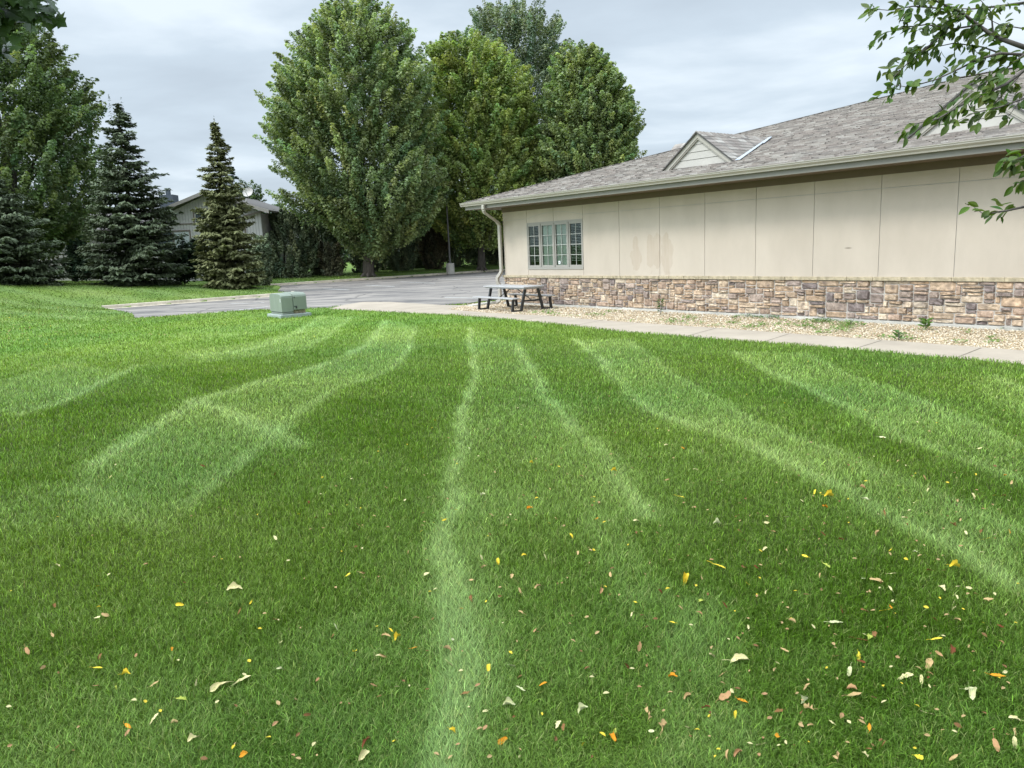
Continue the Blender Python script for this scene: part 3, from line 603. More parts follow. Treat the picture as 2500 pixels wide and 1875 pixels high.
# roof
SLP = .27; Z0 = 3.362; RUN = 10.75; rz = lambda e: Z0+SLP*(e+OV)
def hipS(e): return CE+.03-(e+OV)          # left limit of the front slope
Vr = []; Fr = []; Cr = []
def tab(p00, p10, p11, p01, up, col):
    b = len(Vr); Vr.extend([p00+up, p10+up, p11, p01, p00, p10]); Fr.extend([(b, b+1, b+2, b+3), (b+4, b+5, b+1, b)]); Cr.extend([col]*6)
pal = [tuple(np.array(q)*np.array([.84, .83, .79])) for q in ((.25, .225, .21), (.30, .27, .255), (.34, .31, .29), (.275, .24, .225), (.38, .355, .335), (.22, .20, .19), (.31, .275, .255))]
ro = .145
def courses(fr, run, lim0, lim1, ex=ro, lift=.020):
    n = int(run/ex)
    for k in range(n):
        a, b = k*ex, (k+1)*ex; s = lim1(a); s = s-random.uniform(0, .2)*0
        while s > lim0(a):
            l = random.choice([.12, .16, .2, .28, .34]); s2 = max(s-l, lim0(a))
            c = np.array(random.choice(pal))*random.uniform(.85, 1.15); u = Z*(lift+(random.random() < .45)*.012)
            sb, s2b = min(s, lim1(b)), min(s2, lim1(b))
            sb, s2b = max(sb, lim0(b)), max(s2b, lim0(b))
            tab(fr(s, a), fr(s2, a), fr(s2b, b), fr(sb, b), u, c); s = s2
courses(lambda s, r: W(s, -OV-.03+r, Z0+SLP*(r-.03)), RUN+.03, lambda r: SR, lambda r: CE+.06-r)
m_shingle = vcmat('asphalt_shingle', .92, .15, .12, 25, bump=.5, bscale=120)
mesh_np('roof', np.array(Vr), np.array(Fr), m_shingle, bld, col=np.array(Cr))
rf = MB(); rt = W(CE-RUN-OV+.0, RUN-OV, Z0+SLP*RUN)
kL = W(CE+.03, -OV, Z0-.01); ridgeL = W(CE-RUN+.03, RUN-OV, Z0+SLP*RUN); ridgeR = W(SR, RUN-OV, Z0+SLP*RUN)
rf.add([kL, ridgeL, W(CE+.03, 2*RUN-OV, Z0-.01)], [(0, 1, 2)]); rf.add([W(CE+.03, 2*RUN-OV, Z0-.01), ridgeL, ridgeR, W(SR, 2*RUN-OV, Z0-.01)], [(0, 1, 2, 3)])
rf.add([kL, ridgeL+Z*-.03, ridgeR+Z*-.03, W(SR, -OV, Z0-.01)], [(0, 1, 2, 3)])
rf.cur = (.28, .245, .23)
rf.c = [(.28, .245, .23)]*len(rf.v)
rf.build('back_roof', m_shingle, bld, col=True)
cpz = MB(); cpz.cur = (.27, .24, .225)
nseg = 62
for k in range(nseg):
    a = kL+(ridgeL-kL)*k/nseg+Z*.02; b = kL+(ridgeL-kL)*(k+1.15)/nseg+Z*.022; cpz.cur = tuple(np.array(random.choice(pal))*.9)
    cpz.bar(a, b, .2, .014)
k = 0
while k < 80:
    a = ridgeL-D*.2*k+Z*.03; cpz.cur = tuple(np.array(random.choice(pal))*.9); cpz.bar(a, a-D*.23, .22, .02); k += 1
cpz.build('ridge_cap', m_shingle, bld, col=True)
# dormers (gablets) on the front slope, and one on the end slope
def dormer(sc, ef, hw, rise, end=False):
    if not end: fr = lambda s, e, z: W(sc+s, ef+e, z)
    else: fr = lambda s, e, z: W(ef-e, sc+s, z)
    zb = rz(ef) if not end else Z0+SLP*(CE-ef)
    base = W(sc, ef, zb) if not end else W(ef, sc, zb)
    d = thing('roof_gablet', (0, 0, 0), None, None); d.parent = bld; d.location = tuple(base-wloc(bld))
    sl = rise/hw; zr = zb+rise; o = .0
    sd_ = MB(); nb = 4; bh = (rise-.12)/nb
    for k in range(nb):
        z0 = zb+.02+k*bh; z1 = z0+bh-.008; w0 = (zr-.14-z0)/sl; w1 = max((zr-.14-z1)/sl, .005)
        sd_.hexa([fr(-w0, .03, z0), fr(w0, .03, z0), fr(w0, .06, z0), fr(-w0, .06, z0), fr(-w1, .042, z1), fr(w1, .042, z1), fr(w1, .06, z1), fr(-w1, .06, z1)])
    sd_.build('siding', m_siding, d)
    dk = MB(); dk.add([fr(-hw+.1, .062, zb), fr(hw-.1, .062, zb), fr(0, .062, zr-.08)], [(0, 1, 2)]); dk.build('siding_back', m_dark, d)
    tm = MB(); T = .13
    for sg in (-1, 1):
        for t0, t1, e0, e1 in ((0, T, -.03, .03), (T, T+.035, -.012, .03)):
            p = lambda x, z, e: fr(x*sg, e, z)
            tm.hexa([p(hw-t0/sl*1.0, zb, e0), p(hw-t1/sl, zb, e0), p(hw-t1/sl, zb, e1), p(hw-t0/sl, zb, e1), p(0, zr-t0, e0), p(0, zr-t1, e0), p(0, zr-t1, e1), p(0, zr-t0, e1)])
    tm.build('rake_trim', m_trim, d)
    # two roof slopes in courses running back to the main roof
    Vr.clear(); Fr.clear(); Cr.clear()
    Lr = rise/SLP
    for sg in (-1, 1):
        n = 9
        for k in range(n):
            a, b = k/n, (k+1)/n; za, zb_ = zb+rise*a, zb+rise*b; xa, xb = hw*(1-a), hw*(1-b)
            e_ = -.07
            while e_ < Lr*a+.05 or e_ < Lr*b:
                l = random.uniform(.14, .34); e2 = min(e_+l, Lr*b+.06)
                if e2 <= e_: break
                c = np.array(random.choice(pal))*random.uniform(.85, 1.2)
                tab(np.array(fr(sg*(xa+.05), e_, za-.02)), np.array(fr(sg*(xa+.05), e2, za-.02)), np.array(fr(sg*(xb+.01), e2, zb_+.012)), np.array(fr(sg*(xb+.01), e_, zb_+.012)), Z*(.014+(random.random() < .4)*.006), c); e_ = e2
    mesh_np('shingles', np.array(Vr), np.array(Fr), m_shingle, d, col=np.array(Cr))
    un = MB()
    for sg in (-1, 1): un.add([fr(sg*(hw+.05), -.068, zb-.03), fr(0, -.068, zr-.0), fr(0, Lr, zr-.0), fr(sg*(hw+.05), .0, zb-.03)], [(0, 1, 2, 3)]); un.bar(fr(sg*(hw+.06), -.072, zb-.035), fr(0, -.072, zr+.005), .012, .03)
    un.build('drip_edge', mat('dark_edge', (.07, .065, .06), .6), d)
    rc = MB(); k = 0
    while k*.14 < Lr+.05:
        rc.cur = tuple(np.array(random.choice(pal))*1.05)
        for sg in (-1, 1): rc.hexa([fr(0, k*.14-.08, zr+.022), fr(sg*.12, k*.14-.08, zr+.022-.12*sl), fr(sg*.12, k*.14+.08, zr+.014-.12*sl), fr(0, k*.14+.08, zr+.014), fr(0, k*.14-.08, zr+.038), fr(sg*.12, k*.14-.08, zr+.038-.12*sl), fr(sg*.12, k*.14+.08, zr+.026-.12*sl), fr(0, k*.14+.08, zr+.026)])
        k += 1
    rc.build('ridge_cap', m_shingle, d, col=True)
    if not end:
        fl = MB(); a = np.array(fr(-hw-.02, -.02, zb+.03)); b = np.array(fr(-.0, Lr, zr+.04)); m = a+(b-a)*.7
        n_ = (D*-.75+E*.15)
        for p, q in ((a, m+(b-a)*.01), (m, b)):
            u = np.array([0, 0, .012]); fl.hexa([p+n_*.0, q+n_*.0, q+n_*.1+u*0, p+n_*.16, p+u, q+u, q+n_*.1+u, p+n_*.16+u])
        fl.build('valley_flashing', m_flash, d)
    return d
dormer(-2.53, .22, 1.10, .82); dormer(-8.87, .14, 1.13, .84); dormer(8.3, 4.9, 2.2, 1.75, True)
# window
wd = thing('window', (0, 0, 0), None, None); wd.parent = bld; wd.location = tuple(W(WS0, 0, WZ0)-wloc(bld))
fm = MB(); fw_ = .045
fm.wbox(WS0, WS1, -.03, .06, WZ0-.02, WZ0+fw_); fm.wbox(WS0, WS1, -.02, .06, WZ1-fw_+.0, WZ1+.004)
nS = 4; sw = (WS1-WS0)/nS
for k in range(nS+1):
    c0 = WS0+k*sw; a = c0-(.0 if k == 0 else .02); b = c0+(.0 if k == nS else .02)
    if k == 0: b = c0+.035
    if k == nS: a = c0-.035
    fm.wbox(a, b, -.022, .0599, WZ0+fw_, WZ1-fw_)
fm.build('frame', m_frame, wd)
m_glass, ntg, pg = newmat('window_glass'); gl = N(ntg, 'ShaderNodeBsdfGlossy'); gl.inputs[0].default_value = (.9, 1, .96, 1); gl.inputs['Roughness'].default_value = .02
tr = N(ntg, 'ShaderNodeBsdfTransparent'); tr.inputs[0].default_value = (.88, .94, .90, 1); fs = N(ntg, 'ShaderNodeFresnel'); fs.inputs[0].default_value = 1.5; mg = N(ntg, 'ShaderNodeMixShader')
ntg.links.new(fs.outputs[0], mg.inputs[0]); ntg.links.new(tr.outputs[0], mg.inputs[1]); ntg.links.new(gl.outputs[0], mg.inputs[2]); ntg.links.new(mg.outputs[0], ntg.nodes['Material Output'].inputs[0])
m_blind = mat('blind_slat', (.60, .64, .55), .6, .05, 3)
for k in range(nS):
    a, b = WS0+k*sw+.036, WS0+(k+1)*sw-.036; z0, z1 = WZ0+fw_+.012, WZ1-fw_-.012
    sa_ = MB(); t = .052
    sa_.wbox(a, b, -.012, .03, z0-.01, z0+t); sa_.wbox(a, b, -.012, .03, z1-t, z1+.01); sa_.wbox(a, a+t*.8, -.012, .03, z0+t, z1-t); sa_.wbox(b-t*.8, b, -.012, .03, z0+t, z1-t)
    s_ = sa_.build('sash', m_grille if False else m_frame, wd)
    gr = MB(); ia, ib, iz0, iz1 = a+t*.8, b-t*.8, z0+t, z1-t; mid = (ia+ib)/2
    gr.wbox(mid-.009, mid+.009, .002, .012, iz0, iz1)
    for r in range(1, 4):
        zz = iz0+(iz1-iz0)*r/4; gr.wbox(ia, mid-.0095, .0015, .0125, zz-.009, zz+.009); gr.wbox(mid+.0095, ib, .0015, .0125, zz-.009, zz+.009)
    g2 = gr.build('muntins', m_grille, wd); 
    pn = MB(); pn.quad(W(ia, .014, iz0), W(ia, .014, iz1), W(ib, .014, iz1), W(ib, .014, iz0)); pn.build('pane', m_glass, wd)
    bl = MB(); drop = (0.9, 1, 1, .9)[k]; step = .034 if k in (1, 2) else .045
    zz = iz1
    while zz > iz1-(iz1-iz0)*drop:
        tilt = (.007, .024, .024, .006)[k]; bl.hexa([W(ia, .032, zz-tilt), W(ib, .032, zz-tilt), W(ib, .055, zz), W(ia, .055, zz), W(ia, .032, zz-tilt+.002), W(ib, .032, zz-tilt+.002), W(ib, .055, zz+.002), W(ia, .055, zz+.002)]); zz -= step
    bl.build('blind', m_blind, wd)
    if k == 1:
        stk = MB(); stk.wbox(ib-.16, ib-.075, .0125, .0138, iz0+.03, iz0+.12); stk.build('sticker', mat('sticker_white', (.75, .76, .75), .5), wd)
        dt = MB(); dt.wbox(ib-.13, ib-.115, .0115, .0124, iz0+.05, iz0+.09); dt.wbox(ib-.1149, ib-.10, .0115, .0124, iz0+.062, iz0+.078); dt.build('sticker_mark', m_metal, wd)
rm = MB(); rm.wbox(WS0-.6, WS1+.6, 1.2, 1.25, .3, 3.0); rm.wbox(WS0-.6, WS1+.6, .21, 1.2, .25, .3); rm.wbox(WS0-.65, WS0-.6, .21, 1.2, .3, 3.0); rm.wbox(WS1+.6, WS1+.65, .21, 1.2, .3, 3.0); rm.build('dark_room', m_dark, wd)
fin = MB(); fin.wbox(SR-.2, SR, 0, 18, 0, 3.05); fin.wbox(SR, SL-.2, 17.8, 18, 0, 3.05); fin.build('rear_wall', m_stucco, bld)

# ------------------------------------------------------------------ grey house beyond the trees
HY = 54.; hg = .45
hs = thing('grey_house', (-21, HY, hg), 'grey vertical sided gable house half hidden behind two spruces', 'house')
m_hs = mat('grey_siding', (.52, .50, .47), .75, .05, 1.0, stretch=(1, 1, .3)); m_hroof = mat('house_shingle', (.13, .12, .115), .9, .2, 6)
m_htrim = mat('brown_trim', (.20, .165, .14), .7, .1, 4); m_htrim2 = mat('rake_board', (.34, .31, .275), .6, .08, 4)
X0, X1, XP, ZP, ZE = -24.3, -16.75, -20.1, 6.35, 4.85
hw = MB(); n = 38
for k in range(n):
    x0 = X0+(X1-X0)*k/n; x1 = X0+(X1-X0)*(k+1)/n-.03
    top = lambda x: ZP-abs(x-XP)*(ZP-ZE)/(X1-XP)*.93
    hw.hexa([(x0, HY-.02, hg), (x1, HY-.02, hg), (x1, HY, hg), (x0, HY, hg), (x0, HY-.02, top(x0)), (x1, HY-.02, top(x1)), (x1, HY, top(x1)), (x0, HY, top(x0))])
hw.build('siding', m_hs, hs)
hb = MB(); hb.add([(X0, HY, hg), (X1, HY, hg), (X1, HY, top(X1)), (XP, HY, ZP), (X0, HY, top(X0))], [(0, 1, 2, 3, 4)]); hb.box(X1-.1, X1, HY+.001, HY+9, hg, ZE); hb.box(X0-9, X0, HY+1.5, HY+1.6, hg, 4.2); hb.build('wall', mat('siding_groove', (.34, .325, .305), .8), hs)
hr = MB(); RX = -15.95; RZ = ZP-.05
for sg, xe in ((1, RX), (-1, 2*XP-RX)):
    ze = 4.88; hr.hexa([(XP, HY-.75, ZP+.0), (xe, HY-.75, ze), (xe, HY+10, ze), (XP, HY+10, ZP+.0), (XP, HY-.75, ZP+.12), (xe, HY-.75, ze+.12), (xe, HY+10, ze+.12), (XP, HY+10, ZP+.12)])
hr.hexa([(X0-9.5, HY+1.0, 4.15), (X0+.2, HY+1.0, 4.15), (X0+.2, HY+5, 5.6), (X0-9.5, HY+5, 5.6), (X0-9.5, HY+1.0, 4.25), (X0+.2, HY+1.0, 4.25), (X0+.2, HY+5, 5.7), (X0-9.5, HY+5, 5.7)])
hr.build('roof', m_hroof, hs)
rk = MB()
for xe in (RX, 2*XP-RX): rk.hexa([(XP, HY-.8, ZP-.10), (xe, HY-.8, 4.78), (xe, HY-.751, 4.78), (XP, HY-.751, ZP-.10), (XP, HY-.8, ZP+.13), (xe, HY-.8, 5.01), (xe, HY-.751, 5.01), (XP, HY-.751, ZP+.13)])
rk.build('rake_board', m_htrim2, hs)
bb = MB(); bb.box(-23.5, -21.05, HY-.06, HY-.021, 4.30, 4.38); bb.build('trim_board', m_htrim, hs); bb = MB(); bb.bar((-17.9, HY-.07, 3.3), (-17.9, HY-.07, 4.72), .09, .09, up=(0, 1, 0)); bb.bar((-17.93, HY-.07, 4.70), (-16.2, HY-.5, 5.0), .09, .09); bb.build('gutter_pipe', m_htrim, hs)
m_pane = mat('pale_blind', (.52, .56, .56), .3, .05, 2, spec=.6); m_paned = mat('dark_pane', (.07, .09, .10), .15, .1, 2, spec=.7)
for x0, x1, z0, z1, panes in ((-24.0, -21.75, 2.3, 3.85, ((-23.95, -22.98, m_paned), (-22.82, -21.82, m_pane))), (-21.3, -20.2, 4.35, 5.1, ((-21.2, -20.3, m_paned),))):
    f = MB(); f.box(x0-.07, x1+.07, HY-.07, HY-.021, z0-.07, z0); f.box(x0-.07, x1+.07, HY-.07, HY-.021, z1, z1+.09); f.box(x0-.07, x0, HY-.07, HY-.021, z0, z1); f.box(x1, x1+.07, HY-.07, HY-.021, z0, z1)
    if len(panes) > 1: f.box(-22.94, -22.86, HY-.07, HY-.021, z0, z1)
    fo = f.build('window', m_htrim, hs)
    for a, b, m in panes: q = MB(); q.box(a, b, HY-.045, HY-.022, z0+.06, z1-.06); q.build('pane', m, fo)
ch = MB(); ch.box(-24.9, -23.9, HY+3, HY+4, 5.2, 6.6); ch.box(-24.5, -24.25, HY+3.3, HY+3.6, 6.601, 6.95); ch.build('chimney', mat('slate_box', (.10, .12, .15), .6), hs)
dk = MB(); dk.box(-33.5, -28.2, HY-3, HY-.5, 1.55, 1.68); dk.box(-33.5, -28.2, HY-3.02, HY-2.97, 2.55, 2.63)
for k in range(16): dk.box(-33.4+k*.34, -33.32+k*.34, HY-3.02, HY-2.97, 1.68, 2.549)
for x in (-33.4, -31, -28.4): dk.box(x, x+.12, HY-2.9, HY-2.8, .4, 1.549)
dk.build('deck', mat('deck_paint', (.38, .34, .33), .8), hs)
dsh = MB(); cc = np.array([-17.3, HY-.4, 6.22]); nd = np.array([-.25, -.85, .35]); nd /= np.linalg.norm(nd)
u = np.cross(nd, Z); u /= np.linalg.norm(u); v = np.cross(u, nd)
ring = [[cc+nd*(.12*q*q)+u*.40*q*cos(t)+v*.33*q*sin(t) for t in np.linspace(0, 2*pi, 20, endpoint=False)] for q in (.01, .4, .75, 1)]
vv = [p for R in ring for p in R]; dsh.add(vv, [(i*20+k, i*20+(k+1) % 20, (i+1)*20+(k+1) % 20, (i+1)*20+k) for i in range(3) for k in range(20)])
dsh.tube([cc-v*.3, cc+nd*.45-v*.02], .018, 6); dsh.box(cc[0]-.17, cc[0]+.02, cc[1]-.62, cc[1]-.5, cc[2]+.06, cc[2]+.17); dsh.tube([cc-nd*.02, cc+np.array([-.1, .1, -.4]), np.array([-17.75, HY-.3, 5.55])], .028, 6)
dsh.build('satellite_dish', mat('dish_paint', (.50, .48, .45), .5), hs)

# ------------------------------------------------------------------ trees
def leafquads(P, Nrm, size, asp=.6, droop=None):
    n = len(P); Nrm = Nrm/(np.linalg.norm(Nrm, axis=1, keepdims=True)+1e-9)
    r = RNG.normal(size=(n, 3)) if droop is None else droop+RNG.normal(0, .45, (n, 3))
    t = r-Nrm*(r*Nrm).sum(1, keepdims=True); t /= np.linalg.norm(t, axis=1, keepdims=True)+1e-9; b = np.cross(Nrm, t)
    s = size[:, None]; fold = Nrm*s*RNG.uniform(-.12, .18, (n, 1))
    V = np.stack([P-t*s*.5, P+b*s*asp*.5+fold-t*s*.05, P+t*s*.55, P-b*s*asp*.5+fold-t*s*.05], 1).reshape(-1, 3)
    return V, np.arange(n)[:, None]*4+np.arange(4)
def limbs(cx, cy, z0, base_r, top, targets, lean=0.0, fork=.35):
    a = MB(); h = top-z0; tr = []
    for k in range(9):
        t = k/8; tr.append(np.array([cx+lean*t*h+.12*sin(t*5), cy+.1*sin(t*4+1), z0-.15+(h+.15)*t]))
    rad = [base_r*(1.35 if k == 0 else 1.05 if k == 1 else 1-.85*k/8) for k in range(9)]
    a.tube(tr, rad, 12)
    for k in range(7):          # root flare
        an = k*2*pi/7+.3; a.tube([tr[0]+np.array([cos(an)*base_r*.5, sin(an)*base_r*.5, .55]), tr[0]+np.array([cos(an)*base_r*1.25, sin(an)*base_r*1.25, .25]), tr[0]+np.array([cos(an)*base_r*2.1, sin(an)*base_r*2.1, .06])], [base_r*.45, base_r*.3, base_r*.1], 6)
    for tg in targets:
        tg = np.array(tg); t0 = random.uniform(.16, .55)*fork*2; p0 = tr[0]+(tr[-1]-tr[0])*min(t0, .8)
        m = p0+(tg-p0)*.45+np.array([0, 0, .10*np.linalg.norm(tg-p0)]); r0 = base_r*random.uniform(.28, .42)
        a.tube([p0, p0+(m-p0)*.5+np.array([0, 0, -.1]), m, tg], [r0, r0*.85, r0*.6, r0*.15], 7)
    return a
def crown(rows, Y, nsp, nl, colr, lsize=.195, spl=2.0, sprad=.46, depth=.9, upb=.8, inner=.35, hue=.25, back=.5):
    rows = [(at((a+b)/2, y, Y)[2], at(a, y, Y)[0], at(b, y, Y)[0]) for y, a, b in rows]; rows.sort()
    zs = np.array([r[0] for r in rows]); cxs = np.array([(r[1]+r[2])/2 for r in rows]); rs = np.array([(r[2]-r[1])/2 for r in rows])
    z = RNG.uniform(zs[0], zs[-1], nsp*6); w_ = np.interp(z, zs, rs); z = z[RNG.random(len(z)) < (w_/rs.max())**1.1][:nsp]
    ns = len(z); ph = RNG.uniform(0, 2*pi, ns); kb = (np.sin(ph) < .25) | (RNG.random(ns) < back); z, ph = z[kb], ph[kb]; ns = len(z)
    r = np.interp(z, zs, rs); cx = np.interp(z, zs, cxs); f = inner+(1-inner)*RNG.random(ns)**.5
    lump = .70+.60*fbm(ph*2.3+5, z*.9, 41, 3)
    f = f*lump*(1-.5*np.minimum(spl*.5/np.maximum(r, 1e-3), .4))
    C = np.stack([cx+r*f*np.cos(ph), Y+r*depth*f*np.sin(ph), z], 1)
    outw = np.stack([np.cos(ph), np.sin(ph)*depth, np.full(ns, upb)], 1)+RNG.normal(0, .25, (ns, 3)); outw /= np.linalg.norm(outw, axis=1, keepdims=True)
    L = spl*RNG.uniform(.6, 1.15, ns)
    m = nl; t = RNG.beta(1.6, 1.1, (ns, m)); rad = sprad*np.sqrt(np.clip(1.02-t, 0, 1))*RNG.random((ns, m))**.4*(.35+.65*np.minimum(1, L/spl))[:, None]
    rv = RNG.normal(size=(ns, m, 3)); rv -= outw[:, None]*(rv*outw[:, None]).sum(-1, keepdims=True); rv /= np.linalg.norm(rv, axis=-1, keepdims=True)
    P = C[:, None]+outw[:, None]*((t-.55)*L[:, None])[..., None]+rv*rad[..., None]
    Nn = rv*.55+np.array([0, 0, .75])+outw[:, None]*.35+RNG.normal(0, .42, P.shape)
    P = P.reshape(-1, 3); Nn = Nn.reshape(-1, 3)
    sc = np.array(colr)*(1+RNG.normal(0, .24, (ns, 1)))*(1+hue*RNG.normal(0, .5, (ns, 1))*np.array([1.2, .5, .1]))
    c = np.repeat(sc, m, 0)*(1+RNG.normal(0, .15, (len(P), 1)))
    V, F = leafquads(P, Nn, lsize*RNG.uniform(.7, 1.25, len(P)), .62, droop=np.array([0, 0, -.5])[None]+np.repeat(outw, m, 0)*.6)
    return V, F, np.clip(np.repeat(c, 4, 0), .005, 1), (zs, cxs, rs, C)
m_leaf = leafmat('maple_leaf', .36, .42, .45)
m_leafg = leafmat('poplar_leaf', .25, .45, .45)
def broadleaf(name, label, base_px, Y, rows, colr, nsp, nl, trunk_r, group=None, material=None, cat='tree', nlimb=12, zb=None, topf=.75, **k):
    P = at(base_px[0], base_px[1], Y); gz_ = hz(P[0], Y) if zb is None else zb
    t = thing(name, (P[0], Y, gz_), label, cat, group)
    V, F, c_, (zs, cxs, rs, C) = crown(rows, Y, nsp, nl, colr, **k)
    mesh_np('crown', V, F, material or m_leaf, t, col=c_)
    if trunk_r:
        tg = C[RNG.choice(len(C), nlimb)]; tg = tg*.75+np.array([P[0], Y, 0])*.25+np.array([0, 0, 0]); tg[:, 2] = C[:nlimb, 2]*0+tg[:, 2]/.75*.9
        limbs(P[0], Y, gz_, trunk_r, gz_+(zs[-1]-gz_)*topf, tg).build('trunk', m_bark, t, smooth=True)
    return t
GR1 = (.265, .325, .150); GR2 = (.285, .345, .110); GR3 = (.20, .245, .145); GR4 = (.25, .31, .125)
broadleaf('maple_tree', 'tallest full maple with grey forked trunk standing at the lot kerb', (899, 673), 55.5,
          [(2, 840, 880), (22, 800, 940), (43, 775, 965), (100, 724, 1015), (160, 680, 1040), (213, 657, 1062), (243, 643, 1075), (300, 648, 1088), (347, 662, 1080), (390, 680, 1085), (430, 668, 1092), (477, 698, 1092), (521, 740, 1085), (550, 795, 1070), (585, 818, 1030), (612, 845, 975)],
          GR1, 2700, 112, .33, nlimb=16)
broadleaf('maple_tree', 'yellow green rounded maple just right of the tallest one', (1175, 655), 61.,
          [(92, 1105, 1155), (110, 1060, 1200), (130, 1030, 1235), (187, 1025, 1290), (243, 1025, 1312), (300, 1020, 1330), (380, 1010, 1340), (440, 1010, 1345), (500, 1040, 1345), (550, 1060, 1330), (590, 1090, 1290)],
          GR2, 2300, 110, .26, nlimb=16)
broadleaf('poplar_tree', 'tall grey green tree rising behind the rounded maples', (1260, 640), 78.,
          [(14, 1205, 1235), (25, 1185, 1290), (45, 1135, 1360), (80, 1125, 1385), (130, 1122, 1395), (200, 1110, 1410), (300, 1110, 1420), (420, 1120, 1420), (560, 1150, 1400)],
          GR3, 2100, 95, .4, material=m_leafg, zb=.6, lsize=.21, spl=2.4, sprad=.6, upb=1.3)
broadleaf('maple_tree', 'dark maple whose round crown shows above the office roof', (1430, 640), 60.,
          [(112, 1418, 1436), (130, 1385, 1465), (160, 1350, 1490), (190, 1335, 1505), (247, 1320, 1545), (300, 1310, 1572), (350, 1305, 1572), (400, 1300, 1565), (470, 1300, 1550), (560, 1320, 1500)],
          GR4, 2000, 110, .3, zb=.5)
broadleaf('maple_tree', 'big dark maple at the left edge behind the blue spruces', (60, 690), 47.,
          [(-60, -160, 30), (0, -210, 62), (45, -230, 88), (100, -240, 120), (140, -250, 160), (200, -260, 186), (250, -270, 226), (300, -270, 245), (360, -270, 258), (430, -260, 262), (500, -240, 262), (560, -200, 250), (620, -120, 200)],
          (.175, .23, .095), 2200, 112, .45, nlimb=16, zb=1.0, spl=2.0)
broadleaf('small_tree', 'small leafy tree peeping over the roof of the grey house', (600, 640), 66.,
          [(455, 590, 612), (470, 560, 632), (490, 552, 650), (520, 545, 660), (560, 560, 660)], (.07, .115, .035), 160, 80, .2, zb=.6, nlimb=5)
# spruces
m_needle = leafmat('spruce_needle', .08, .6, .25, (1, 1.1, .8))
def spruce(label, base_px, Y, rows, colr, nlev, seed, zb=None, tops=((0, 0),)):
    R = np.random.default_rng(seed)
    P = at(base_px[0], base_px[1], Y); gz_ = hz(P[0], Y) if zb is None else zb
    rw = sorted([(at((a+b)/2, y, Y)[2], at(a, y, Y)[0], at(b, y, Y)[0]) for y, a, b in rows]); zs = np.array([r[0] for r in rw]); cxs = np.array([(r[1]+r[2])/2 for r in rw]); rs = np.array([(r[2]-r[1])/2 for r in rw])
    t = thing('spruce_tree', (P[0], Y, gz_), label, 'tree', 'spruces on the mound'); Ps = []; Ns = []; Ts = []; Sz = []; Cs = []
    H = zs[-1]-gz_; trunk = MB(); wood = []
    for k in range(nlev):
        u = k/(nlev-1); z = gz_+.15+H*.985*u**.95
        zc = max(z, zs[0]); r = max(float(np.interp(zc, zs, rs))-.10, .12); cx = float(np.interp(zc, zs, cxs)); nb = int(15-8.5*u-(2 if .5 < u < .9 else 0))
        for j in range(nb):
            an = R.uniform(0, 2*pi); L = r*R.uniform(.72-.2*u, 1.08+.12*u)
            if sin(an) > .5 and R.random() < .4: continue
            d = np.array([cos(an), sin(an), 0]); zz = z+R.uniform(-.14, .14); sag = .16*(1-u)-.10*u
            nn = int(26+42*L); s = R.random(nn)**.65
            side = np.cross(d, Z); wth = .10+.34*L*(1-s)*(.35+s)*1.1+.06
            lat = R.uniform(-1, 1, nn)*np.minimum(wth, .75)
            zc_ = zz-sag*L*s+.20*L*np.maximum(s-.55, 0)-.12*np.abs(lat)-R.random(nn)*.10*(1-.5*u)
            pos = np.array([cx, Y, 0])*np.array([1, 1, 0])+d*(L*s)[:, None]+side*lat[:, None]+Z*zc_[:, None]
            tw = d*1.0+side*(np.sign(lat)*.75)[:, None]+np.array([0, 0, -.28])+R.normal(0, .22, (nn, 3))
            Ps.append(pos); Ts.append(tw); Ns.append(np.array([0, 0, 1.])+d*.35+R.normal(0, .38, (nn, 3))); Sz.append(R.uniform(.20, .36, nn)*(.75+.25*(1-u)))
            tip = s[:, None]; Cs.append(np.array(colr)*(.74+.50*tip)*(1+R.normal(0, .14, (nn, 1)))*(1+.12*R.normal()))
            if R.random() < .4: wood.append(((cx, Y, zz), d*L*.8, sag))
    for ox, oz in tops:
        nn = 60; s = R.random(nn); an = R.uniform(0, 2*pi, nn); d = np.stack([np.cos(an), np.sin(an), np.full(nn, .5)], 1)
        Ps.append(np.array([cxs[-1]+ox, Y, zs[-1]-1.0+oz])+Z*(s*1.5)[:, None]+d*.12*(1.05-s)[:, None]); Ts.append(d+Z*s[:, None]); Ns.append(Z+d*.5); Sz.append(.22-.12*s); Cs.append(np.tile(np.array(colr), (nn, 1)))
    P_, T_, N_, S2, C_ = map(np.concatenate, (Ps, Ts, Ns, Sz, Cs)); n = len(P_)
    N_ /= np.linalg.norm(N_, axis=1, keepdims=True); T_ = T_-N_*(T_*N_).sum(1, keepdims=True); T_ /= np.linalg.norm(T_, axis=1, keepdims=True); Bb = np.cross(N_, T_); s = S2[:, None]
    V = np.stack([P_-T_*s*.4-Bb*s*.10, P_-T_*s*.4+Bb*s*.10, P_+T_*s*.25+Bb*s*.17, P_+T_*s*.6, P_+T_*s*.25-Bb*s*.17], 1).reshape(-1, 3)
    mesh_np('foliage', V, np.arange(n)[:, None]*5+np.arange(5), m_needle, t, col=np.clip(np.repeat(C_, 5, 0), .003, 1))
    trunk.tube([(cxs[0], Y, gz_-.2), (float(np.interp(gz_+H*.5, zs, cxs)), Y, gz_+H*.5), (cxs[-1], Y, zs[-1])], [.17, .10, .015], 8)
    for p, dv, sag in wood[:160]: p = np.array(p); trunk.tube([p, p+dv*.5-Z*sag*.3, p+dv-Z*sag*.8], [.025, .018, .006], 4, cap=False)
    trunk.build('trunk', m_sprucebark, t, smooth=True)
    return t
BLUE = (.090, .112, .062); OLIVE = (.145, .152, .066)
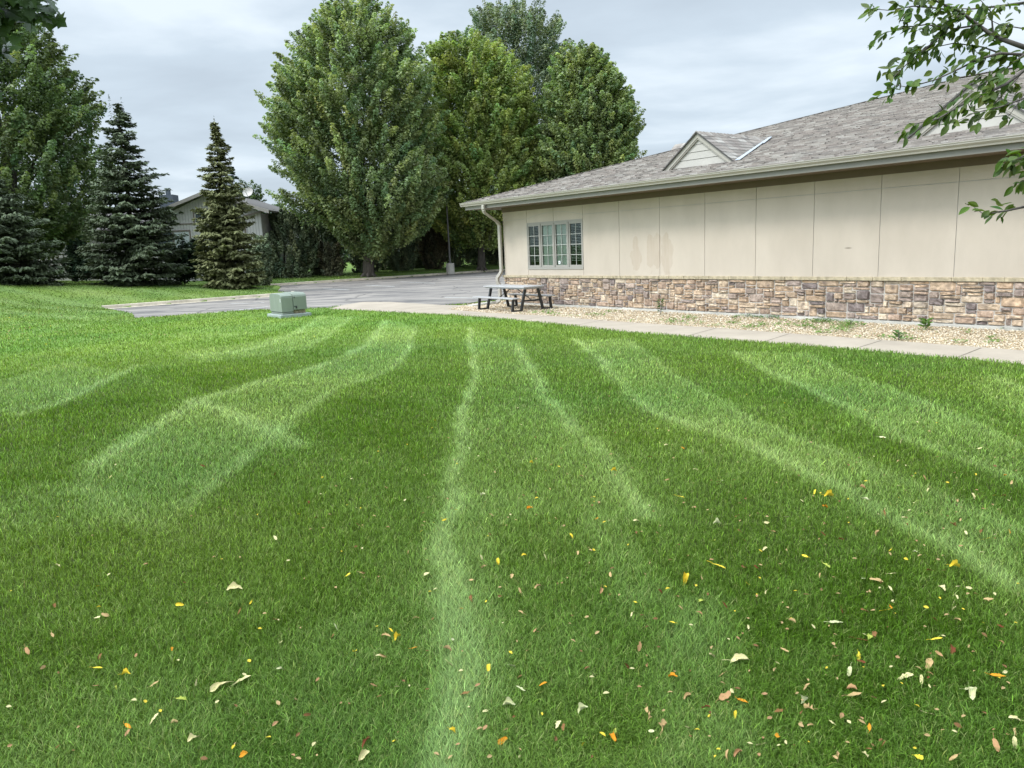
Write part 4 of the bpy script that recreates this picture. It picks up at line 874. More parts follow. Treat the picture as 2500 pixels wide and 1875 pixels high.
spruce('dense blue grey spruce cut off by the left edge of the picture', (-10, 690), 37.5,
       [(395, -40, -28), (430, -72, 5), (500, -110, 66), (547, -140, 112), (600, -155, 135), (642, -165, 150), (675, -160, 152), (696, -150, 130)], BLUE, 34, 3)
spruce('tall blue spruce with two thin tops, left of the grey house', (330, 692), 41.,
       [(262, 282, 290), (300, 255, 335), (356, 240, 352), (408, 238, 392), (469, 220, 404), (521, 208, 428), (551, 205, 440), (600, 200, 452), (629, 197, 460), (655, 197, 456), (677, 205, 447), (692, 225, 430)], BLUE, 46, 4, tops=((-.35, .15), (.25, .0)))
spruce('narrower olive green spruce standing in front of the grey house', (560, 697), 41.,
       [(308, 520, 528), (343, 512, 551), (369, 490, 569), (399, 496, 568), (430, 478, 575), (447, 490, 588), (490, 486, 605), (521, 476, 616), (569, 470, 629), (629, 474, 645), (660, 478, 648), (685, 486, 646), (697, 500, 630)], OLIVE, 44, 5)
spruce('small dark green spruce tip behind the olive green one', (566, 640), 62.,
       [(412, 562, 570), (440, 546, 592), (475, 535, 606), (520, 525, 615), (600, 515, 630)], (.05, .085, .05), 26, 8, zb=.6)
# hedge shrubs
m_cedar = leafmat('cedar_leaf', .12, .6, .2, (1, 1.1, .7))
def shrub(label, cxp, yb, Y, rows, colr, nsp, nl, stems=4, cat='shrub', name='cedar_shrub'):
    y_, a_, b_ = rows[-1]; rows = rows+[(yb+1, a_+(b_-a_)*.08, b_-(b_-a_)*.08)]; nsp = int(nsp*1.35)
    P = at(cxp, yb, Y); gz_ = hz(P[0], Y); t = thing(name, (P[0], Y, gz_), label, cat, 'shrubs of the dark hedge behind the parking lot' if name == 'cedar_shrub' else None)
    V, F, c_, q = crown(rows, Y, nsp, nl, colr, lsize=.17, spl=1.1, sprad=.28, upb=1.6, inner=.4, hue=.2, depth=.75)
    mesh_np('foliage', V, F, m_cedar, t, col=c_)
    a = MB(); zt = q[0][-1]
    for k in range(stems):
        dx = random.uniform(-.6, .6); p0 = np.array([P[0]+dx*.4, Y+random.uniform(-.3, .3), gz_-.1]); a.tube([p0, p0+np.array([dx*.8, 0, (zt-gz_)*.35]), p0+np.array([dx*1.7, 0, (zt-gz_)*.75])], [.07, .05, .02], 6)
    a.build('stem', m_sprucebark, t, smooth=True); return t
CED = (.165, .20, .11); CE2 = (.16, .155, .09)
shrub('broad dark cedar filling the gap right of the olive spruce', 690, 690, 56, [(508, 690, 705), (530, 655, 745), (580, 640, 775), (640, 635, 780), (672, 650, 770), (688, 670, 750)], CED, 260, 90)
shrub('low dark shrub at the foot of the grey house, right of the olive spruce', 640, 688, 49, [(585, 630, 650), (610, 605, 665), (650, 595, 672), (680, 600, 668)], CED, 150, 80, 3)
shrub('tall dark cedar left of the maple trunk, just behind the broad one', 790, 680, 59, [(505, 770, 800), (540, 735, 835), (600, 730, 850), (650, 745, 845), (672, 760, 830)], CED, 230, 90)
shrub('brownish thin cedar with bare stems left of the maple trunk', 800, 684, 57, [(600, 775, 830), (640, 770, 850), (665, 780, 845)], CE2, 90, 80, 7)
shrub('dark cedar directly behind the trunk of the tallest maple', 880, 672, 60, [(500, 860, 900), (550, 830, 940), (610, 835, 950), (650, 850, 935)], CED, 200, 90)
shrub('cedar with bare yellowish stems right of the maple trunk', 985, 665, 61, [(510, 960, 1000), (550, 930, 1030), (600, 925, 1035), (628, 940, 1020)], CED, 190, 90, 7)
shrub('brown leaved shrub between maple trunk and lamp post', 1060, 660, 62, [(500, 1040, 1070), (550, 1010, 1100), (610, 1015, 1105), (645, 1030, 1090)], (.105, .095, .055), 240, 90, 6)
shrub('dark cedar behind the lamp post', 1115, 655, 64, [(490, 1100, 1130), (550, 1070, 1160), (620, 1070, 1165), (645, 1080, 1150)], CED, 200, 90, 5)
shrub('dark cedar behind the grey trunk beside the office corner', 1180, 650, 66, [(480, 1160, 1200), (540, 1120, 1235), (600, 1115, 1240), (640, 1130, 1230)], CED, 260, 90, 5)
shrub('dark cedar at the far right end of the hedge, mostly behind the office corner', 1250, 648, 66, [(480, 1230, 1270), (540, 1200, 1310), (600, 1200, 1310), (640, 1210, 1300)], CED, 200, 80, 4)
shrub('low spreading juniper between the two tall spruces', 440, 670, 44, [(596, 445, 475), (608, 415, 505), (630, 400, 520), (655, 402, 500), (672, 410, 490)], (.022, .042, .018), 150, 80, 3, name='juniper_bush')
shrub('small dark bush between the left spruce and the twin topped spruce', 195, 668, 46, [(600, 180, 205), (630, 165, 225), (655, 160, 235), (668, 165, 230)], (.022, .040, .018), 110, 80, 3, name='juniper_bush')
shrub('thin leaning shrub filling the gap right of the maple trunk', 938, 668, 63, [(530, 925, 950), (570, 905, 975), (620, 900, 980), (650, 905, 975)], CED, 150, 85, 5)
shrub('dark shrub between the bare stemmed cedar and the brown leaved shrub', 1022, 662, 64, [(530, 1010, 1035), (580, 990, 1050), (630, 992, 1050)], CED, 150, 85, 5)
# far tree mass closing the view behind the hedge
fr_ = [(at(x, 600, 95.), random.uniform(5, 8)) for x in range(-300, 1700, 34)]; Vf = []; Ff = []; Cf = []; o_ = 0
for p, hh in fr_:
    n = 900; ph = RNG.uniform(0, 2*pi, n); zz = RNG.random(n)**.8; r = 3.2*np.sqrt(np.clip(1.05-zz, 0, 1))*(.6+.4*RNG.random(n))
    Pp = np.stack([p[0]+r*np.cos(ph), 95+r*.6*np.sin(ph), .3+zz*hh], 1); V, F = leafquads(Pp, np.stack([np.cos(ph), np.sin(ph), np.full(n, .8)], 1)+RNG.normal(0, .4, (n, 3)), RNG.uniform(.4, .7, n))
    Vf.append(V); Ff.append(F+o_); o_ += len(V); Cf.append(np.repeat(np.array([.05, .085, .03])*(1+RNG.normal(0, .2, (n, 1))), 4, 0))
tag(mesh_np('far_woods', np.concatenate(Vf), np.concatenate(Ff), m_leaf, col=np.clip(np.concatenate(Cf), .005, 1)), 'far dark trees closing the view behind the hedge', 'woods', kind='stuff')

# ------------------------------------------------------------------ lamp post
P = at(1098, 690, 60.); lz = hz(P[0], 60.)
P = gp(1100, 667, .2)*1.0; Yl = 58.; P = at(1100, 667, Yl); lz = hz(P[0], Yl)
lp = thing('lamp_post', (P[0], Yl, lz), 'thin grey lamp post on a round concrete footing behind the lot kerb', 'lamp post')
a = MB(); a.tube([(P[0], Yl, lz-.2), (P[0], Yl, lz+.62)], .31, 24); a.build('footing', mat('lamp_concrete', (.42, .39, .34), .9, .15, 3), lp, bevel=.02)
a = MB(); a.box(P[0]-.13, P[0]+.13, Yl-.13, Yl+.13, lz+.62, lz+.68); a.tube([(P[0], Yl, lz+.68), (P[0]-.02, Yl, lz+6.2)], [.07, .05], 10); a.build('pole', mat('pole_bronze', (.10, .095, .09), .5), lp)
a = MB(); a.box(P[0]-.25, P[0]+.25, Yl-.75, Yl-.05, lz+6.2, lz+6.38); a.build('lamp_head', m_metal, lp, bevel=.02)

# ------------------------------------------------------------------ transformer cabinet
p0 = gpl((686, 777)); tz = hz(*p0)-.01; pd, pe = 1.12, .98
tb = thing('transformer_cabinet', (p0[0], p0[1], tz), 'pale green electrical transformer cabinet on a pad in the lawn', 'utility box')
Q = lambda d_, e_, z_: np.array([p0[0], p0[1], tz])+D*d_+E*e_+Z*z_
m_tg = mat('green_paint', (.205, .235, .192), .55, .10, 2.2, stretch=(2, 2, .5), spec=.35); m_tp = mat('pad_concrete', (.30, .34, .31), .9, .12, 5, bump=.3)
a = MB(); a.box(0, pd, 0, pe, -.1, .10, Q); a.build('pad', m_tp, tb, bevel=.015)
d0, d1, e0, e1 = .10, 1.02, .10, .88; zt = .70
a = MB(); a.box(d0, d1, e0, e0+.36, .10, .16, Q); a.box(d0-.0, d1, e0, e0+.34, .165, .66, Q); a.build('cabinet', m_tg, tb, bevel=.02)
a = MB(); a.box(d0+.06, d1, e0+.37, e1-.02, .10, .2, Q); a.build('base_frame', mat('rusty_base', (.34, .29, .20), .9, .5, 20), tb)
def hood(e_a, e_b, dd, zlow, ztop):
    a = MB(); pr = [(d0-dd, zlow), (d0-dd+.005, ztop-.10), (d0-dd+.03, ztop-.045), (d0-dd+.08, ztop-.01), (d0+.2, ztop+.015), (d1-.12, ztop+.02), (d1-.03, ztop-.02), (d1+.01, ztop-.1), (d1+.01, zlow)]
    n = len(pr); a.add([Q(d, e_a, z) for d, z in pr]+[Q(d, e_b, z) for d, z in pr], [(i, (i+1) % n, (i+1) % n+n, i+n) for i in range(n)]+[tuple(range(n))[::-1], tuple(range(n, 2*n))]); return a
hood(e0-.012, e0+.352, .012, .17, zt).build('side_hood', m_tg, tb, smooth=False, bevel=.008)
hood(e0+.364, e1, .03, .215, zt+.012).build('door_hood', m_tg, tb, smooth=False, bevel=.012)
a = MB(); a.box(d0+.0, d1, e0-.016, e0-.0125, .172, .182, Q); a.build('seam', mat('dark_seam', (.10, .13, .11), .7), tb)
for dz in (.30, .58):
    a = MB(); a.box(d0-.034, d0-.0305, e0+.36+.02, e0+.36+.05, dz, dz+.04, Q); a.build('bolt', m_metal, tb)
a = MB(); a.box(d0-.05, d0-.031, e0+.42, e0+.46, .26, .34, Q); a.build('padlock', m_metal, tb, bevel=.006)
a = MB(); a.box(d0+.04, d0+.075, e0-.019, e0-.0125, .47, .57, Q); a.build('paint_chip_label', mat('label_white', (.6, .62, .6), .6), tb)

# ------------------------------------------------------------------ picnic table
def T0(px, py, z): p = gp(px, py, z); return np.array([p[0], p[1], z])
fA = T0(1168.5, 757, 0); fB = T0(1250, 763, 0)          # outer feet of the near bench
ax = fB-fA; La = np.linalg.norm(ax); ax /= La; ay = np.array([-ax[1], ax[0], 0])
if ay@E < 0: ay = -ay
tbl = thing('picnic_table', tuple(fA), 'grey folding picnic table with black legs on the gravel by the office corner', 'picnic table')
def TQ(x, y, z): return fA+ax*x+ay*y+Z*z
# layout across (y): bench 0..0.26, table .42.. 1.18, far bench 1.34..1.60
TW0, TW1 = .36, 1.12; ZB, ZTt = .41, .715; xL, xR = -.22, La+.13
a = MB(); a.box(xL, xR, TW0, TW1, ZTt-.045, ZTt, TQ); a.build('tabletop', m_plastic, tbl, bevel=.012)
a = MB(); a.box(xL+.05, xR-.05, TW0+.05, TW1-.05, ZTt-.075, ZTt-.0455, TQ); a.build('table_rim', m_plasticd, tbl)
for y0, y1 in ((-.06, .20), (1.28, 1.54)):
    a = MB(); a.box(xL, xR, y0, y1, ZB-.04, ZB, TQ); a.build('bench', m_plastic, tbl, bevel=.01)
for xx in (0, La):
    for sg, yo in ((1, 0), (-1, 1.48)):
        Y_ = lambda y: yo+sg*y
        a = MB(); w0 = .075
        a.bar(TQ(xx, Y_(.06), ZB-.041), TQ(xx, Y_(.02), .03), w0, .045, up=tuple(ax))
        a.bar(TQ(xx, Y_(0), .025), TQ(xx, Y_(.36), .025), w0, .05)
        a.bar(TQ(xx, Y_(.34), .03), TQ(xx, Y_(.50), ZTt-.076), w0, .05, up=tuple(ax))
        a.build('leg_frame', m_metal, tbl)
    a = MB(); a.bar(TQ(xx, .42, .30), TQ(xx, 1.06, .30), .03, .05); a.build('cross_bar', m_metal, tbl)
a = MB(); a.tube([TQ(0, .74, .30), TQ(La*.42, .74, ZTt-.08)], .013, 8); a.tube([TQ(La, .74, .30), TQ(La*.58, .74, ZTt-.08)], .013, 8); a.build('brace', m_metal, tbl)
# downspout splash block near the corner
a = MB(); sbp = gp(1165, 744, .03)
sb = thing('splash_block', (sbp[0], sbp[1], 0), 'pale flat concrete splash block beside the lot left of the picnic table', 'splash block')
q = lambda d_, e_, z_: np.array([sbp[0], sbp[1], 0])+D*d_+E*e_+Z*z_
a.hexa([q(-.15, -.3, 0), q(.15, -.3, 0), q(.15, .6, 0), q(-.15, .6, 0), q(-.15, -.3, .04), q(.15, -.3, .04), q(.12, .6, .09), q(-.12, .6, .09)]); a.build('block', m_foot, sb, bevel=.01)

# ------------------------------------------------------------------ near branches
def leaf_mesh(P, Dr, Nr, size, width=.5, lobed=False):
    """P base points, Dr pointing dir, Nr normal; returns verts/faces of small folded leaves"""
    n = len(P); Dr = Dr/np.linalg.norm(Dr, axis=1, keepdims=True); Nr = Nr-Dr*(Nr*Dr).sum(1, keepdims=True); Nr /= np.linalg.norm(Nr, axis=1, keepdims=True)+1e-9; Bb = np.cross(Dr, Nr)
    if lobed:
        o = [(0, 0), (.18, .22), (.02, .42), (.28, .34), (.42, .62), (.52, .30), (.68, .40), (.74, .2), (1, 0)]
    else:
        o = [(0, 0), (.14, .22), (.34, .44), (.58, .46), (.78, .30), (.92, .12), (1, 0)]
    m = len(o); mid = [(x, 0) for x, _ in o[1:-1]]
    s = size[:, None]; curl = RNG.uniform(-.05, .22, (n, 1)); fold = RNG.uniform(.05, .28, (n, 1))
    def pt(x, y): return P+Dr*s*x+Bb*s*y*(2*width if not lobed else 1.15)*(1-.3*fold)+Nr*s*(abs(y)*fold*1.2-curl*x*x)
    V = [pt(x, 0) for x, _ in o]+[pt(x, y) for x, y in o[1:-1]]+[pt(x, -y) for x, y in o[1:-1]]
    V = np.stack(V, 1); k = V.shape[1]; F4 = []; F3 = []
    U = lambda i: m+i-1; Lw = lambda i: m+(m-2)+i-1
    F3 += [(0, 1, U(1)), (0, Lw(1), 1), (m-2, m-1, U(m-2)), (m-2, Lw(m-2), m-1)]
    for i in range(1, m-2): F4 += [(i, i+1, U(i+1), U(i)), (i, Lw(i), Lw(i+1), i+1)]
    b = np.arange(n)[:, None, None]*k
    return V.reshape(-1, 3), [(b+np.array(F4)[None]).reshape(-1, 4), (b+np.array(F3)[None]).reshape(-1, 3)], k
ap = thing('crab_apple_tree', (3.75, 4.3, hz(3.75, 4.3)), 'leafy crab apple branches reaching in at the upper right', 'tree')
hub = np.array([3.7, 4.25, 2.1])
a = MB(); gz_ = hz(3.75, 4.3); a.tube([(3.75, 4.3, gz_-.1), (3.78, 4.32, gz_+.8), hub, (3.6, 4.3, 3.4), (3.5, 4.4, 4.6)], [.12, .095, .08, .05, .015], 10); a.build('trunk', m_twig, ap, smooth=True)
brs = [([(2700, 190), (2560, 135), (2500, 115), (2425, 88), (2388, 61), (2347, 30), (2280, 0), (2230, -25)], 3.7, .0085, 1),
       ([(2700, -20), (2500, 7), (2438, 15), (2371, 22), (2330, 20)], 3.9, .006, .6),
       ([(2700, 150), (2500, 133), (2442, 130), (2388, 145), (2337, 170), (2286, 194), (2219, 213), (2180, 207)], 3.6, .0045, 1),
       ([(2700, 60), (2500, 172), (2455, 206), (2388, 236), (2337, 262), (2290, 290), (2235, 302), (2205, 318)], 3.5, .005, 1),
       ([(2347, 30), (2310, 75), (2270, 110), (2240, 145), (2215, 160)], 3.7, .004, 1.5), ([(2388, 61), (2330, 70), (2260, 60), (2190, 70), (2150, 85)], 3.7, .004, 1.4),
       ([(2347, 30), (2290, 20), (2230, 15), (2170, 25), (2110, 20)], 3.75, .004, 1.3), ([(2425, 88), (2420, 30), (2385, -10)], 3.75, .004, .5), ([(2270, 110), (2220, 150), (2180, 190), (2165, 230)], 3.65, .003, 1.2),
       ([(2720, 420), (2500, 505), (2455, 515), (2401, 523), (2371, 500)], 3.3, .0045, .55), ([(2640, 330), (2520, 370), (2490, 385), (2455, 400)], 3.3, .004, 1.6), ([(2500, 172), (2440, 240), (2400, 280), (2380, 310)], 3.55, .003, .6),
       ([(2560, 135), (2520, 200), (2480, 260), (2450, 300)], 3.55, .003, .5), ([(2640, 440), (2540, 430), (2500, 440), (2480, 450)], 3.3, .003, 1.2), ([(2600, 230), (2500, 240), (2440, 262), (2380, 275), (2330, 300)], 3.45, .0035, .45), ([(2500, 133), (2440, 180), (2380, 215), (2345, 240)], 3.6, .003, 1.1),
       ([(2600, 60), (2500, 70), (2440, 60), (2400, 40)], 3.8, .003, 1.2), ([(2442, 130), (2400, 115), (2330, 105), (2260, 120), (2200, 130)], 3.8, .0035, 1.0)]
LPp = []; LD = []; LN = []; LS = []; sun_up = np.array([0, 0, 1.])
for pts, Yb, r0, dn in brs:
    w3 = [at(x, y, Yb+.05*sin(i*2.1)) for i, (x, y) in enumerate(pts)]
    a = MB(); start = [] if pts[0][0] < 2600 else [hub*.5+w3[0]*.5+np.array([0, 0, .1])*0]
    P3 = ([hub]+[hub*.4+w3[0]*.6]+w3) if pts[0][0] >= 2600 else w3
    rad = list(np.linspace(r0*(2.2 if pts[0][0] >= 2600 else 1.2), r0*.25, len(P3)))
    a.tube(P3, rad, 7); a.build('branch', m_twig, ap, smooth=True)
    # side twigs with leaf clusters
    tl = 0
    for p, q in zip(w3[:-1], w3[1:]):
        L_ = np.linalg.norm(q-p); nc = max(1, int(L_/.040*dn+random.random()))
        for c_ in range(nc):
            b0 = p+(q-p)*random.random(); nlf = random.choice([3, 4, 5, 6]); sd_ = np.array([random.uniform(-1, .3), random.uniform(-.6, .6), random.uniform(-.8, .5)])
            for l in range(nlf):
                LPp.append(b0+sd_*.07*random.random()+np.random.default_rng(len(LPp)).normal(0, .012, 3)); LD.append(np.array([-.45, 0, -.55])+sd_*.5+RNG.normal(0, .5, 3)); LN.append(np.array([-.2, -.35, .8])+RNG.normal(0, .5, 3)); LS.append(random.uniform(.030, .062))
n = len(LPp); V, F, k = leaf_mesh(np.array(LPp), np.array(LD), np.array(LN), np.array(LS), .27)
cc_ = np.array([.075, .120, .020])*(1+RNG.normal(0, .22, (n, 1)))*(1+RNG.normal(0, .12, (n, 3))*np.array([1, .5, 1])); yl = RNG.random(n) < .06; cc_[yl] = [.16, .19, .05]
m_apple = leafmat('apple_leaf', .35, .45, .3, (1.3, 1.5, .5))
mesh_np('foliage', V, F, m_apple, ap, col=np.clip(np.repeat(cc_, k, 0), .01, 1), smooth=False)
# near maple hanging in at upper left
nmz = hz(-9, 7.5); nm_ = thing('near_maple_tree', (-8.6, 7.6, nmz), 'dark near maple branches hanging into the upper left corner', 'tree')
a = MB(); a.tube([(-8.6, 7.6, nmz-.1), (-8.5, 7.6, 2.5), (-8.3, 7.7, 5.2), (-8.2, 7.9, 8)], [.28, .22, .15, .05], 10); a.build('trunk', m_bark, nm_, smooth=True)
LPp = []; LD = []; LN = []; LS = []
for pts, Yb, dn in (([(-250, -120), (-60, -40), (40, 0), (95, 20), (118, 30)], 7.2, 1.3), ([(-250, -160), (-50, -60), (60, -30), (120, -12), (138, 2)], 7.1, 1.5), ([(-250, 60), (-90, 60), (-20, 60), (20, 55), (40, 60)], 7.4, 2.0), ([(-250, 20), (-90, 0), (-20, 5), (30, 15), (55, 12)], 7.4, 2.2),
                    ([(-250, 200), (-120, 210), (-50, 215), (5, 225)], 7.3, 2.2), ([(-250, 120), (-100, 130), (-40, 110), (0, 100)], 7.5, 2.2), ([(-250, -60), (-60, -30), (0, -20), (70, -25)], 7.3, 2.0)):
    w3 = [at(x, y, Yb) for x, y in pts]; a = MB(); a.tube([np.array([-8.35, 7.7, w3[0][2]-.4])]+w3, list(np.linspace(.05, .004, len(w3)+1)), 6); a.build('branch', m_twig, nm_, smooth=True)
    for p, q in zip(w3[:-1], w3[1:]):
        L_ = np.linalg.norm(q-p)
        for c_ in range(max(1, int(L_/.1*dn))):
            b0 = p+(q-p)*random.random()
            for l in range(3): LPp.append(b0+RNG.normal(0, .06, 3)); LD.append(np.array([.45, 0, -.65])+RNG.normal(0, .35, 3)); LN.append(np.array([.1, -.45, .8])+RNG.normal(0, .4, 3)); LS.append(random.uniform(.10, .16))
n = len(LPp); V, F, k = leaf_mesh(np.array(LPp), np.array(LD), np.array(LN), np.array(LS), .5, True)
mesh_np('foliage', V, F, leafmat('near_maple_leaf', .2, .4, .4), nm_, col=np.clip(np.repeat(np.array([.05, .092, .026])*(1+RNG.normal(0, .2, (n, 1))), k, 0), .01, 1))

# ------------------------------------------------------------------ weeds
m_weed = leafmat('weed_leaf', .3, .5, .3)
def weed(label, px, py, h, n, spread, upr, col=(.12, .21, .05), size=.05):
    p = gp(px, py, 0.); P_ = []; D_ = []; N_ = []; S2 = []; t = thing('weed', (p[0], p[1], 0), label, 'weed')
    for k in range(n):
        an = random.uniform(0, 2*pi); r = spread*sqrt(random.random()); z = h*random.random()**.7*(1 if upr else (1-.6*r/spread))
        P_.append((p[0]+r*cos(an)*(.35 if upr else 1), p[1]+r*sin(an)*(.35 if upr else 1), z)); D_.append((cos(an), sin(an), .5 if upr else .35)); N_.append((random.gauss(0, .3), random.gauss(0, .3), 1)); S2.append(size*random.uniform(.6, 1.3))
    V, F, k = leaf_mesh(np.array(P_), np.array(D_), np.array(N_), np.array(S2), .25)
    mesh_np('leaves', V, F, m_weed, t, col=np.clip(np.repeat(np.array(col)*(1+RNG.normal(0, .2, (n, 1))), k, 0), .01, 1))
    a = MB()
    for k in range(4 if upr else 3): q = random.uniform(-.5, .5)*spread; a.tube([(p[0], p[1], -.01), (p[0]+q*.3, p[1], h*.5), (p[0]+q*.7, p[1]+q*.2, h*.95)], [.005, .004, .002], 5)
    a.build('stalk', m_weed if False else m_twig, t)
weed('tall leafy weed growing up against the stone wall', 1613, 769, .40, 60, .16, True, (.07, .14, .035), .07)
weed('spiky bright weed at the wall foot, rightmost of the upright ones', 2260, 806, .20, 34, .14, True, (.13, .24, .06), .12)
weed('small upright weed at the inner edge of the path', 2194, 831, .15, 22, .1, True, (.11, .20, .06), .10)
weed('rounded light green weed mound right of the two dense mats', 2075, 796, .14, 130, .26, False, (.14, .26, .05))
weed('dense green weed mat by the wall, left one of the close pair', 1822, 776, .10, 190, .34, False, (.08, .19, .05), .04)
weed('dense green weed mat by the wall, right one of the close pair', 1876, 778, .10, 130, .22, False, (.08, .19, .05), .04)
weed('dense dark green weed mat by the wall, left of the rounded mound', 2014, 787, .10, 150, .26, False, (.07, .18, .05), .04)
weed('small clump of weed in the gravel just right of the picnic table', 1332, 764, .12, 60, .14, False, (.14, .26, .05))
P_ = []; 
for px0, px1, py0, py1, n in ((1290, 1500, 758, 774, 260), (1500, 1760, 768, 790, 230), (1740, 2080, 782, 812, 700), (2080, 2500, 800, 842, 260), (1950, 2100, 780, 810, 200)):
    cl = [(random.uniform(px0, px1), random.uniform(py0, py1)) for _ in range(max(4, n//22))]
    for k in range(n): q = random.choice(cl); P_.append(gp(q[0]+random.gauss(0, 11), min(max(q[1]+random.gauss(0, 2.2), py0-2), py1+3), .015))
P_ = np.array([(x, y, .018+random.random()*.03) for x, y in P_]); k_ = ptpoly(grav_poly, P_[:, 0], P_[:, 1]); P_ = P_[k_]; n = len(P_); an = RNG.uniform(0, 2*pi, n)
V, F, k = leaf_mesh(P_, np.stack([np.cos(an), np.sin(an), np.full(n, .3)], 1), np.array([[0, 0, 1.]])+RNG.normal(0, .3, (n, 3)), RNG.uniform(.03, .075, n), .25)
tag(mesh_np('ground_weeds', V, F, m_weed, col=np.clip(np.repeat(np.array([.14, .25, .055])*(1+RNG.normal(0, .2, (n, 1))), k, 0), .01, 1)), 'thin low weeds scattered through the gravel strip', 'weeds', kind='stuff')

# ------------------------------------------------------------------ fallen leaves
PAL = dict(cream=(.52, .46, .23), white=(.48, .48, .26), yellow=(.60, .45, .04), orange=(.50, .20, .015), tan=(.38, .26, .12), brown=(.17, .085, .032), maroon=(.125, .036, .016), lime=(.34, .38, .07), pink=(.33, .19, .09))
m_fall = {}
for k_, c_ in PAL.items(): m_fall[k_] = mat('fallen_leaf_'+k_, c_, .75, .25, 45, spec=.1)
def fallen_mesh(kind, seed, curled, wide):
    R = random.Random(seed); a = MB(); n = 18; lob = R.choice([0, 0, 3, 5]); la = R.uniform(.1, .3); ph = R.uniform(0, 6)
    cu = R.uniform(1.2, 2.6) if curled else R.uniform(.1, .8); ax_ = R.uniform(-.4, .4); cut = R.random() < .35; ca = R.uniform(0, 6.28)
    V = [(0, 0, 0)]
    out = []
    for k in range(n):
        t = 2*pi*k/n; r = .5/sqrt(cos(t)**2+(sin(t)/wide)**2)*(1+R.uniform(-.14, .12)); r *= 1+(la*cos(lob*t+ph) if lob else 0)
        if abs(sin(t)) < .2 and cos(t) > 0: r *= 1.15
        if cut and abs(((t-ca+pi) % (2*pi))-pi) < .5: r *= .55
        out.append((r, t))
    for q in (.45, .8, 1.):
        for r, t in out:
            x, y = r*q*cos(t), r*q*sin(t); yy = y*cos(ax_)-x*sin(ax_); z = cu*yy*yy*(1.4 if yy > 0 else 1.0)-.25*cu*x*x+R.uniform(-.022, .022)*q+.05*abs(y)
            sh = 1/(1+cu*.55*abs(yy)*2); V.append((x, y*sh, z))
    F = [(0, 1+k, 1+(k+1) % n) for k in range(n)]
    for q in range(2): F += [(1+q*n+k, 1+(q+1)*n+k, 1+(q+1)*n+(k+1) % n, 1+q*n+(k+1) % n) for k in range(n)]
    a.add(V, F)
    if R.random() < .6: a.tube([(-.45, 0, .02), (-.65, R.uniform(-.05, .05), .05), (-.88, R.uniform(-.16, .16), .03)], .014, 4)
    b = a.build('fallen_leaf', m_fall[kind]); me = b.data; bpy.data.objects.remove(b); return me
protos = {k_: [fallen_mesh(k_, i*13+j*7, (i % 2 == 1), (.34, .42, .55, .78, .45, .6, .38)[i]) for i in range(7)] for j, k_ in enumerate(PAL)}
def put_leaf(px, py, kind, size, label, group, var=None, xy=None, rz=None, tilt=.35):
    p = gpl((px, py)) if xy is None else xy
    me = random.choice(protos[kind]) if var is None else protos[kind][var]
    o = bpy.data.objects.new('fallen_leaf', me); COL.objects.link(o); o.location = (p[0], p[1], hz(*p)+random.uniform(.026, .038)); o.scale = (size,)*3
    o.rotation_euler = (random.gauss(0, tilt), random.gauss(0, tilt), random.uniform(0, 2*pi) if rz is None else rz); tag(o, label, 'leaf', group); return p
GRP = 'fallen leaves scattered on the lawn'; named = []
